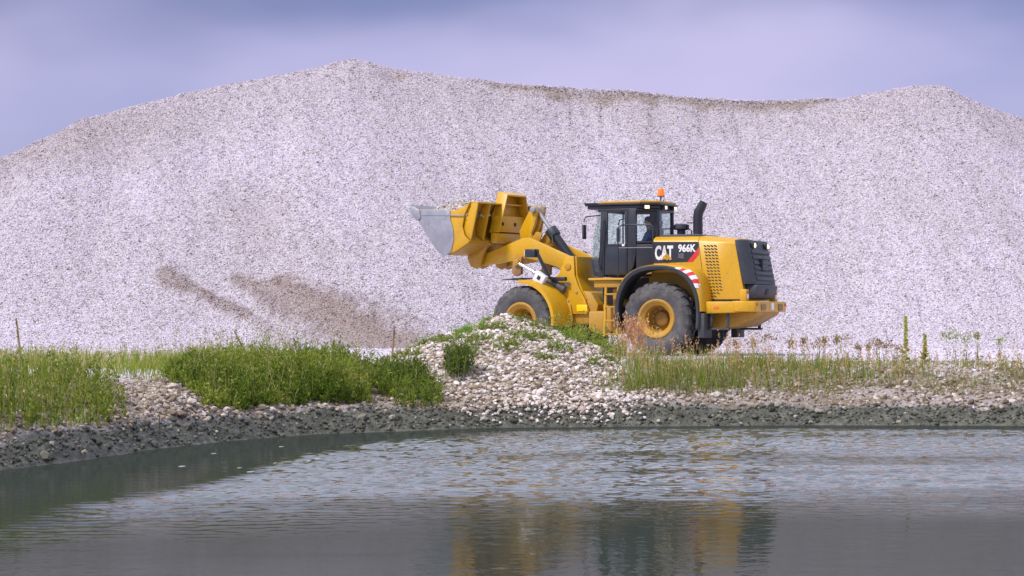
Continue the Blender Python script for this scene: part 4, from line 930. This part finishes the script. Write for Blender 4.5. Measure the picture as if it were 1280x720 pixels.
# clods of wet mud along the waterline, pale stones above it
N = 15000; sx = rng.uniform(-8.5, 10, N); sy = shore(sx) + rng.uniform(0, 3, N); d = shore_dist(sx, sy); dd = d * (1 + .9 * sstep(-2.2, -5, sx)); ok = (dd > .02) & (dd < .60 + .2 * fbm(sx, sy, 1.2, 91, 3)); sx, sy = sx[ok], sy[ok]
ssz = np.clip(rng.lognormal(math.log(.04), .5, len(sx)), .015, .16)
o = scatter('mud_clods', np.stack([sx, sy, ground_z(sx, sy) + ssz * .1], -1), ssz, stone_mat('mud_clod', [(0, (.035, .036, .026)), (.5, (.068, .068, .052)), (.9, (.12, .115, .09)), (.985, (.18, .165, .13)), (1, (.42, .37, .32))]), None, None, 1, 13)
tag(o, 'dark wet mud clods and stones along the waterline', 'mud')
N = 26000; sx = rng.uniform(-9, 10, N); sy = shore(sx) + rng.uniform(0, 6, N); d = shore_dist(sx, sy); dd = d * (1 + .9 * sstep(-2.2, -5, sx)); ok = (dd > .50) & (rng.random(N) < np.interp(dd, [.45, .7, 2.4, 4.5], [.6, 1, .8, .3])); sx, sy = sx[ok], sy[ok]
ssz = np.clip(rng.lognormal(math.log(.045), .5, len(sx)), .016, .15)
o = scatter('bank_gravel', np.stack([sx, sy, ground_z(sx, sy) + ssz * .12], -1), ssz, STONE_B, None, None, 1, 15)
tag(o, 'loose pale stones scattered along the top of the bank', 'gravel')
N = 1500; sx = rng.normal(-5.1, .42, N); sy = rng.normal(35.6, .8, N); d = shore_dist(sx, sy); ok = d > .35; sx, sy = sx[ok], sy[ok]
ssz = np.clip(rng.lognormal(math.log(.05), .4, len(sx)), .02, .15)
tag(scatter('bank_gravel', np.stack([sx, sy, ground_z(sx, sy) + ssz * .12], -1), ssz, STONE_B, None, None, 1, 17), 'bare gravelly hump between the grass and the green thicket', 'gravel')
for k in range(46):
    x = rng.uniform(-6.5, 9.5); y = float(shore(x)) + rng.uniform(.4, 2.6); d1 = float(shore_dist(np.array([x]), np.array([y]))[0])
    if k < 18: x, y = rng.normal(-4.7, .35), rng.normal(35.3, .6); d1 = float(shore_dist(np.array([x]), np.array([y]))[0])
    if d1 < .3: continue
    o = bpy.data.objects.new('stone', mb_[k % 7]); link(o, ground); s_ = rng.uniform(.10, .22)
    o.location = (x, y, float(ground_z(np.array([x]), np.array([y]))[0]) + s_ * .15); o.scale = (s_, s_ * .9, s_ * .8); o.rotation_euler = (.2, .1, rng.uniform(0, 6))

N = 900; sx = rng.uniform(-8, 10, N); sy = shore(sx) + rng.uniform(.02, 2.2, N); dd = shore_dist(sx, sy) * (1 + .9 * sstep(-2.2, -5, sx)); ok = (dd > .03) & (dd < .7) & (fbm(sx, sy, .6, 131, 3) > -.1); sx, sy = sx[ok], sy[ok]
ssz = np.clip(rng.lognormal(math.log(.07), .45, len(sx)), .03, .2)
tag(scatter('shore_stones', np.stack([sx, sy, ground_z(sx, sy) + ssz * .1], -1), ssz, stone_mat('muddy_stone', [(0, (.06, .058, .045)), (.6, (.16, .145, .115)), (.9, (.30, .26, .21)), (1, (.45, .40, .35))]), None, None, 1, 25), 'half-sunk muddy stones dotted along the wet bank', 'stones')
# ------------------------------------------------------------------ plants
def g_z(x, y):
    z = ground_z(x, y); h, r = mound_h(np.asarray(x, float), np.asarray(y, float)); return np.where(r < 1, z + h, z)
def jitter(cols, n):
    c = np.array(cols)[rng.integers(0, len(cols), n)]; return c * rng.uniform(.7, 1.3, (n, 1)) * rng.uniform(.92, 1.08, (n, 3))
def blades(P, H, W, lean, cols, segs=3, curl=.5):
    n = len(P); P = np.asarray(P); H = np.asarray(H) * np.ones(n); az = rng.uniform(0, 2 * np.pi, n); ln = np.abs(rng.normal(0, lean, n)); fa = rng.uniform(0, np.pi, n)
    D = np.stack([np.cos(az), np.sin(az)], -1); S = np.stack([np.cos(fa), np.sin(fa), np.zeros(n)], -1)
    C = jitter(cols, n); V = []; K = []
    for j in range(segs + 1):
        t = j / segs; off = ln * H * (t + curl * t * t); zz = H * t * np.sqrt(np.maximum(.15, 1 - (ln * t) ** 2))
        ctr = P + np.concatenate([D * off[:, None], zz[:, None]], 1); w = W * (1 - .88 * t ** 1.5) / 2
        V += [ctr - S * w, ctr + S * w]; K += [C, C]
    m = 2 * (segs + 1); V = np.stack(V, 1).reshape(-1, 3); K = np.stack(K, 1).reshape(-1, 3)
    b = (np.arange(n) * m)[:, None]; F = np.concatenate([np.stack([b[:, 0] + 2 * j, b[:, 0] + 2 * j + 1, b[:, 0] + 2 * j + 3, b[:, 0] + 2 * j + 2], -1) for j in range(segs)])
    tip = P + np.concatenate([D * (ln * H * (1 + curl))[:, None], (H * np.sqrt(np.maximum(.15, 1 - ln ** 2)))[:, None]], 1)
    return V, F, K, tip
def leaves(P, D, Ln, Wd, cols):
    """leaf blades at P pointing along D"""
    n = len(P); D = D / np.linalg.norm(D, axis=1, keepdims=True); up = rng.normal(0, 1, (n, 3)); S = np.cross(D, up); S /= np.linalg.norm(S, axis=1, keepdims=True) + 1e-9
    Nn = np.cross(S, D); Ln = np.asarray(Ln)[:, None] * np.ones((n, 1)); Wd = np.asarray(Wd)[:, None] * np.ones((n, 1))
    V = np.stack([P, P + D * Ln * .45 + S * Wd * .5 + Nn * Ln * .06, P + D * Ln - Nn * Ln * .12, P + D * Ln * .45 - S * Wd * .5 + Nn * Ln * .06], 1).reshape(-1, 3)
    b = np.arange(n) * 4; F = np.stack([b, b + 1, b + 2, b + 3], -1); return V, F, np.repeat(jitter(cols, n), 4, 0)
def leafy(P, H, nl, Ln, lean, cols, stemcol, spread=.9, t0=.08, up=.8):
    n = len(P); H = np.asarray(H) * np.ones(n); V, F, K, tip = blades(P, H, .012, lean, [stemcol], 2, .2)
    idx = np.repeat(np.arange(n), nl); t = t0 + (1 - t0) * rng.random(len(idx)); q = P[idx] + (tip[idx] - P[idx]) * t[:, None]
    a = rng.uniform(0, 6.283, len(idx)); D = np.stack([np.cos(a) * spread, np.sin(a) * spread, rng.uniform(.1, up + .6, len(idx))], -1)
    L_ = Ln * rng.uniform(.6, 1.3, len(idx)) * (1.1 - .5 * t); v2, f2, k2 = leaves(q, D, L_, L_ * rng.uniform(.16, .34, len(idx)), cols)
    return join([(V, F, K), (v2, f2, k2)]), tip
def heads(tip, n, Ln, wid, cols, length):
    idx = np.repeat(np.arange(len(tip)), n); q = tip[idx] + np.stack([rng.normal(0, wid, len(idx)), rng.normal(0, wid, len(idx)), rng.uniform(-length, length * .25, len(idx))], -1)
    D = np.stack([rng.normal(0, .5, len(idx)), rng.normal(0, .5, len(idx)), np.ones(len(idx))], -1); return leaves(q, D, Ln * rng.uniform(.6, 1.2, len(idx)), Ln * .4 * np.ones(len(idx)), cols)
def join(parts):
    V, F, K, o = [], [], [], 0
    for v, f, k in parts: V.append(v); F.append(f + o); K.append(k); o += len(v)
    return np.concatenate(V), np.concatenate(F), np.concatenate(K)
def plant(name, parts, label, cat, group=None, kind=None, parent=None):
    V, F, K = join(parts); o = np_mesh(name, V, F, LEAF, parent, K)
    return tag(o, label, cat, group, kind)
def pts(n, fx, fy, keep=None):
    x = fx(n); y = fy(n, x)
    if keep is not None:
        k = keep(x, y); x, y = x[k], y[k]
    return np.stack([x, y, g_z(x, y) - .02], -1)
U = rng.uniform
G_DEEP = [(.075, .125, .008), (.11, .165, .010), (.16, .20, .014), (.065, .10, .010)]
G_YEL = [(.155, .20, .018), (.20, .23, .025), (.12, .175, .014), (.26, .24, .06)]
G_DRY = [(.36, .29, .14), (.42, .31, .17), (.30, .26, .10)]
G_RED = [(.50, .26, .11), (.55, .32, .16), (.42, .22, .10)]
BRN = [(.20, .12, .05), (.28, .17, .07), (.13, .08, .04)]
# tall yellow-green bank grass on the left
kp = lambda x, y: (shore_dist(x, y) > .36) & (x < -5.25 - .22 * (y - 33) - .45 * rng.random(len(x)) ** 2) & (y < 39)
P = pts(9000, lambda n: U(-10.5, -5.0, n), lambda n, x: shore(x) + U(.5, 8, n), kp)
Hh = (.40 + .24 * fbm(P[:, 0], P[:, 1], .9, 101, 3)) * U(.45, 1.2, len(P)) * (.4 + .6 * sstep(0, .7, -5.25 - .22 * (P[:, 1] - 33) - P[:, 0])) * (.6 + .4 * sstep(.3, .8, shore_dist(P[:, 0], P[:, 1])))
b1 = blades(P, Hh, .014, .22, G_YEL + G_DEEP[1:3] + G_DRY[:1])[:3]
P2 = P[::9]; b2, tp = leafy(P2, .44 * U(.6, 1.2, len(P2)), 24, .10, .12, G_YEL + G_DEEP[:3], (.12, .14, .03), .7)
hd1 = heads(tp[::3], 10, .05, .02, G_DRY + G_YEL, .12)
plant('grass', [b1, b2, hd1], 'tall feathery yellow-green grass thicket on the left bank', 'grass', kind='stuff')
# paler short grass behind it
P = pts(7000, lambda n: U(-13, -3.5, n), lambda n, x: U(39.5, 47, n), lambda x, y: (shore_dist(x, y) > 1.2) & (fbm(x, y, .5, 103, 3) > -.25) & (x < -4.2 - .3 * (y - 42)))
b1 = blades(P, .30 * U(.5, 1.3, len(P)), .013, .25, G_YEL + [(.26, .27, .08)] + G_DRY)[:3]
P2 = P[::14]; b2, tp = leafy(P2, .36 * U(.6, 1.3, len(P2)), 14, .08, .15, G_YEL, (.15, .15, .05))
plant('grass', [b1, b2], 'short pale yellow-green grass at the foot of the gravel pile', 'grass', kind='stuff')
P = pts(1500, lambda n: U(-6.4, -4.2, n), lambda n, x: U(36.6, 41, n), lambda x, y: (x < -4.4 - .35 * (y - 38)) | (fbm(x, y, 1.2, 121, 3) > .15))
plant('grass', [blades(P, .26 * U(.4, 1.4, len(P)), .013, .25, G_YEL + G_DEEP[1:3])[:3]], 'short green grass behind the bare gravelly hump', 'grass', kind='stuff')
# saturated green weed thicket
kp = lambda x, y: (shore_dist(x, y) + .35 * fbm(x, y, 1.1, 117, 3) > .55) & (y - shore(x) > .9) & (x > -5.75 + 1.0 * sstep(38.0, 36.0, y) + .5 * rng.random(len(x)) ** 2) & (y < 42.3)
P = pts(3600, lambda n: U(-5.9, -2.35, n), lambda n, x: shore(x) + U(.8, 7, n), kp)
edge = sstep(-2.2, -3.0, P[:, 0] * 42 / P[:, 1])
Hh = (.44 + .26 * fbm(P[:, 0], P[:, 1], .9, 105, 3) - .02 * np.maximum(0, P[:, 1] - 40)) * U(.45, 1.15, len(P)) * (.5 + .5 * edge)
Hh *= (.4 + .6 * sstep(0, .7, P[:, 0] + 5.75 - 1.0 * sstep(38.0, 36.0, P[:, 1]))) * (.5 + .5 * sstep(.45, 1.1, shore_dist(P[:, 0], P[:, 1])))
Hh = np.where(rng.random(len(P)) < .03, Hh * 1.5, np.maximum(Hh, .07))
pk = fbm(P[:, 0], P[:, 1], .8, 106, 3) + .5 * rng.normal(0, .3, len(P)) > -.03          # two kinds of weed, in patches
b2a, tpa = leafy(P[pk], Hh[pk], 20, .095, .14, [(.18, .24, .018), (.24, .285, .028), (.14, .20, .014), (.28, .27, .07)], (.15, .16, .03), .75)
b2b, tpb = leafy(P[~pk], Hh[~pk], 22, .11, .13, G_DEEP, (.09, .13, .02), .75); tp = np.concatenate([tpa, tpb]); b2 = join([b2a, b2b])
b1 = blades(P[::2] + U(-.04, .04, (len(P[::2]), 3)) * [1, 1, 0], Hh[::2] * 1.1, .013, .18, G_DEEP + G_YEL[:2])[:3]
Pw = P[rng.random(len(P)) < .22]; wv, wf, wk, wtip = blades(Pw, .60 * U(.7, 1.25, len(Pw)), .008, .16, G_YEL + G_DRY)
hd1 = join([heads(tp[::12], 9, .045, .02, G_YEL, .12), (wv, wf, wk), heads(wtip[::2], 8, .04, .012, G_DRY + G_YEL, .12)])
plant('weeds', [b2, b1, hd1], 'dense bright green weed thicket along the bank left of the stone mound', 'weeds', kind='stuff')
# lower mixed plants between thicket and mound
P = pts(900, lambda n: U(-3.0, -1.2, n), lambda n, x: shore(x) + U(.8, 4.6, n), lambda x, y: (fbm(x, y, 1.3, 107, 3) > -.1) & (mound_h(x, y)[1] > .93))
b2, tp = leafy(P, .36 * U(.5, 1.3, len(P)), 12, .10, .15, G_DEEP + G_YEL[:2], (.10, .12, .03))
b1 = blades(P[::2], .42 * U(.5, 1.2, len(P[::2])), .013, .2, G_YEL + G_DEEP)[:3]
plant('weeds', [b2, b1], 'low green weeds in the gap before the stone mound', 'weeds', kind='stuff')
# slender weed tufts with pale stems at the mound's left foot
for (x, y, r, n, h, lab) in [(-.92, 42.0, .24, 100, .66, 'slender dark green weed tuft with pale stems at the mound foot by the water'),
                             (-1.85, 41.7, .42, 170, .46, 'broad leafy green weed clump low on the mound, left of the slender tuft'),
                             (-2.4, 41.2, .33, 110, .36, 'small light green weed clump between the thicket and the mound')]:
    a = U(0, 6.28, n); q = r * np.sqrt(U(0, 1, n)); X = x + q * np.cos(a); Y = y + q * np.sin(a); P = np.stack([X, Y, g_z(X, Y) - .02], -1)
    b2, tp = leafy(P, h * U(.6, 1.15, n), 26, .09, .10, G_DEEP, (.30, .27, .18), .6, .25)
    plant('weed_tuft', [b2], lab, 'weed', 'weed tufts at the foot of the mound')
# patches of weeds on the mound: one clump each
CL = [(.30, 44.2, .34, 'middle of the slope'), (-.85, 45.0, .30, 'upper left slope, brightest'), (-1.15, 44.2, .26, ''), (-.35, 44.9, .22, ''), (.55, 45.3, .20, ''), (1.25, 44.7, .26, ''), (-.1, 43.4, .26, ''), (.9, 43.5, .22, ''), (-1.6, 44.9, .24, ''), (-.62, 43.9, .24, ''),
      (1.75, 44.1, .22, ''), (.15, 45.6, .16, ''), (-.5, 46.0, .16, ''), (1.1, 45.6, .18, ''), (.6, 42.9, .18, ''), (-1.9, 43.6, .26, ''), (1.45, 43.2, .16, ''), (-.75, 43.2, .2, '')]
for k, (x, y, r, w) in enumerate(CL):
    n = int(48 * (r / .25) ** 2); a = U(0, 6.28, n); q = r * np.sqrt(U(0, 1, n)); X = x + q * np.cos(a) * 1.2; Y = y + q * np.sin(a); P = np.stack([X, Y, g_z(X, Y) - .01], -1)
    br = [(.13, .27, .02), (.17, .31, .03)] if k in (1, 13) else G_DEEP[1:3] + G_YEL[:2]
    b2, tp = leafy(P, .15 * U(.4, 1.6, n), 9, .075, .3, br, (.12, .15, .04), 1.0)
    lab = {0: 'wide green weed clump in the middle of the stone mound slope', 1: 'bright fresh green weed clump high on the left of the stone mound'}.get(k, 'small green weed clump on the mound, ' + ('near the crest' if y > 45.2 else 'halfway up' if y > 43.8 else 'low on the slope') + ', ' + ['at its left end', 'far left', 'left of the middle', 'just left of the middle', 'just right of the middle', 'right of the middle', 'far right', 'at its right end'][int(np.clip((x + 2.0) / .48, 0, 7))])
    plant('weed_clump', [b2], lab, 'weed', 'weed clumps on the stone mound')
# bushes beside the loader, behind the mound
def bush(x, y, r, h, n, lab, cols):
    a = U(0, 6.28, n); q = r * np.sqrt(U(0, 1, n)); X = x + q * np.cos(a); Y = y + q * np.sin(a); P = np.stack([X, Y, g_z(X, Y) - .02], -1)
    b2, tp = leafy(P, h * U(.5, 1.15, n) * (1 - .35 * q / r), 18, .10, .28, cols, (.12, .12, .03), .9, .2)
    hd1 = heads(tp[::2], 7, .05, .035, [(.30, .30, .06), (.22, .26, .04)], .10)
    root = plant('bush', [b2, hd1], lab, 'bush')
bush(1.0, 48.8, .55, 1.05, 110, 'tall loose yellow-green bush growing behind the mound before the front wheel', G_YEL + G_DEEP[1:2])
bush(1.78, 48.8, .60, .75, 120, 'low rounded yellow-green bush between the mound and the rear wheel', G_YEL + [(.2, .27, .03)])
bush(1.35, 48.0, .45, .62, 80, 'small green bush on the right shoulder of the mound', G_YEL + G_DEEP[1:3])
# dry reddish grass tuft in front of the rear wheel
n = 75; X = rng.normal(2.42, .12, n); Y = rng.normal(47.6, .15, n); P = np.stack([X, Y, g_z(X, Y) - .02], -1)
v, f, k_, tip = blades(P, .78 * U(.6, 1.2, n), .010, .14, G_RED + G_DRY)
plant('dry_grass_tuft', [(v, f, k_), heads(tip, 12, .055, .012, G_RED, .22)], 'reddish dry grass tuft with feathery heads before the rear wheel', 'grass tuft')
# right-hand strip of grass and weeds
dens = lambda x: np.interp(x, [1.8, 4.2, 6, 7.5, 10], [1, .85, .45, .4, .3])
P = pts(9000, lambda n: U(1.5, 11, n), lambda n, x: shore(x) + U(1.5, 4.7, n), lambda x, y: (rng.random(len(x)) < dens(x)) & (mound_h(x, y)[1] > .88 + .25 * rng.random(len(x))) & (fbm(x, y, .9, 109, 3) > -.35))
Hh = .27 * U(.4, 1.3, len(P)) * np.interp(P[:, 0], [1.8, 4.5, 7, 11], [1.35, 1.15, .75, .65])
b1 = blades(P, Hh, .012, .2, [(.10, .17, .02), (.15, .21, .03), (.20, .22, .06)] + G_YEL + G_DRY)[:3]
P2 = P[::16]; b2, tp = leafy(P2, .32 * U(.5, 1.3, len(P2)), 10, .07, .2, G_YEL + G_DEEP[1:3] + BRN[:2], (.2, .15, .07))
P3 = P[::14]; v, f, k_, tip = blades(P3, .60 * U(.6, 1.2, len(P3)) * np.interp(P3[:, 0], [1.8, 5, 8], [1, .9, .6]), .008, .16, G_DRY + G_RED)
plant('grass', [b1, b2, (v, f, k_), heads(tip, 9, .05, .012, G_RED + G_DRY, .15)], 'sparse green and straw-coloured grass strip along the right bank', 'grass', kind='stuff')
P = pts(2900, lambda n: U(1.4, 6.6, n), lambda n, x: shore(x) + U(1.2, 4.2, n), lambda x, y: (fbm(x, y, 1.1, 123, 3) + .25 - .12 * (x - 2) > 0) & (mound_h(x, y)[1] > .88 + .2 * rng.random(len(x))))
b1 = blades(P, .36 * U(.45, 1.25, len(P)) * np.interp(P[:, 0], [1.9, 6.6], [1.1, .7]), .014, .17, G_DEEP + G_YEL[:3])[:3]
plant('grass', [b1], 'fresh green grass tufts on the bank right of the stone mound', 'grass', kind='stuff')
# low creeping growth at the foot of that strip
P = pts(1500, lambda n: U(1.9, 11, n), lambda n, x: shore(x) + U(1.0, 3.2, n), lambda x, y: fbm(x, y, 1.5, 111, 3) > .05)
b2, tp = leafy(P, .13 * U(.5, 1.5, len(P)), 9, .06, .4, G_YEL + BRN + [(.2, .17, .1)], (.2, .14, .08), 1.0)
plant('weeds', [b2], 'low brownish-green creeping weeds over the right bank gravel', 'weeds', kind='stuff')
# single plants that stand out
def world_x(px, y): return (px - 640) / FPX * y
for (px, y, h, lab) in [(1132, 46.0, .92, 'tall pale green mullein spike, the tallest plant on the right bank'), (1156, 46.4, .56, 'shorter pale green mullein spike right of the tallest one')]:
    x = world_x(px, y); z = float(g_z(np.array([x]), np.array([y]))[0]); root = empty('mullein', (x, y, z)); tag(root, lab, 'plant')
    m = MB(); m.tube([(0, 0, 0), (.01, 0, h * .5), (0, .01, h)], [.016, .012, .006], 6).build('stem', paint('stem_green', (.30, .30, .10), .7, .1), root, 0)
    n = 260; t = U(.30, 1, n); a = U(0, 6.28, n); q = np.stack([np.zeros(n), np.zeros(n), t * h], -1); D = np.stack([np.cos(a), np.sin(a), U(.3, 1.2, n)], -1)
    V, F, K = leaves(q, D, .07 * (1.15 - .5 * t), .04 * np.ones(n), [(.42, .42, .12), (.50, .47, .18), (.36, .38, .10)]); np_mesh('flower_spike', V, F, LEAF, root, K)
    n = 26; t = U(0, .3, n); a = U(0, 6.28, n); q = np.stack([np.zeros(n), np.zeros(n), t * h], -1); D = np.stack([np.cos(a), np.sin(a), U(.2, .8, n)], -1)
    V, F, K = leaves(q, D, .15 * U(.5, 1.1, n), .05 * np.ones(n), G_YEL); np_mesh('leaf_rosette', V, F, LEAF, root, K)
ORD = 'first second third fourth fifth sixth seventh eighth ninth tenth eleventh twelfth thirteenth fourteenth fifteenth sixteenth'.split()
FW = [(985, 45.5), (1003, 46), (1022, 45.2), (1030, 45.8), (1048, 46), (1056, 45.3), (1074, 45.6), (1084, 46.2), (1098, 45.4), (1108, 46), (1120, 45.2), (1186, 45.6), (1196, 46.1), (1212, 45.3), (1222, 45.9), (960, 45.6), (940, 46.2), (918, 45.7), (1250, 46.2)]
for k, (px, y) in enumerate(FW):
    x = world_x(px, y); h = U(.42, .58) if px < 1180 else U(.5, .66); n = 4
    P = np.stack([x + U(-.05, .05, n), y + U(-.05, .05, n), np.full(n, float(g_z(np.array([x]), np.array([y]))[0]) - .02)], -1)
    b2, tp = leafy(P, h * U(.8, 1.05, n), 9, .07, .10, G_YEL + BRN[:1], (.20, .16, .06)); green = px > 1180
    hd1 = heads(tp, 16, .055, .035, [(.24, .28, .06), (.18, .22, .05)] if green else BRN + [(.26, .22, .07)], .09)
    lab = ORD[sum(1 for q in FW if 1180 < q[0] < px)] + ' pale green flowering weed to the right of the mullein spikes' if green else ORD[sum(1 for q in FW if q[0] < px)] + ' brown seed-headed weed counted from the rear wheel along the right bank'
    plant('flowering_weed', [b2, hd1], lab, 'weed', 'green flowering weeds' if green else 'brown seed head weeds')
for (px, y, h, lean, lab) in [(27, 36.0, .62, -.08, 'bare brown dead stalk standing above the left bank grass'), (312, 44.5, .60, -.28, 'leaning brown dead stalk behind the green thicket'), (490, 43.5, .62, .05, 'brown dead stalk standing between the thicket and the mound')]:
    x = world_x(px, y); z = float(g_z(np.array([x]), np.array([y]))[0]) ; root = empty('dead_stalk', (x, y, z)); tag(root, lab, 'stalk')
    hh = h + (.22 if px == 27 else .0)
    MB().tube([(0, 0, 0), (lean * .35, 0, hh * .45), (lean * .8, .02, hh * .8), (lean, 0, hh)], [.020, .018, .014, .008], 7).build('stem', paint('dead_stem', (.26, .17, .085), .9, .3), root, 0)
    n = 50; t = U(.55, 1, n); a = U(0, 6.28, n); q = np.stack([lean * t, np.zeros(n), t * hh], -1); D = np.stack([np.cos(a) * .6, np.sin(a) * .6, np.ones(n)], -1)
    V, F, K = leaves(q, D, .045 * np.ones(n), .016 * np.ones(n), BRN + G_DRY); np_mesh('seed_head', V, F, LEAF, root, K)
# twigs standing in the shallows, scum flecks on the water
for (px, y, h, lab) in [(199, 33.9, .50, 'thin dark twig upright in the shallows, taller of the two'), (223, 34.9, .34, 'thin dark twig upright in the shallows, shorter of the two')]:
    x = world_x(px, y); o = MB().tube([(x, y, -.25), (x + .01, y, h * .5), (x, y + .01, h)], [.012, .010, .006], 6).build('twig', paint('twig_bark', (.05, .045, .035), .9, .2), None, 0); tag(o, lab, 'twig')
fl_m = paint('scum_white', (.42, .43, .42), .7, .2)
SF = [(300, 29.0), (345, 30.0), (228, 29.3), (386, 30.4), (408, 30.6), (440, 31.4), (398, 30.9), (478, 30.6), (482, 33.0), (268, 32.2), (352, 34.0), (314, 28.2)]
for k, (px, y) in enumerate(SF):
    x = world_x(px, y); m = MB(); r = U(.02, .05); n = 9
    m.plan([(x + 1.1 * r * U(.6, 1.1) * math.cos(6.283 * j / n), y + 1.6 * r * U(.6, 1.1) * math.sin(6.283 * j / n)) for j in range(n)], .001, .007)
    tag(m.build('scum_fleck', fl_m, None, 0), 'small pale scum fleck on the water, ' + ORD[sum(1 for q in SF if q[0] < px)] + ' from the left bank', 'scum', 'flecks of scum on the pond')
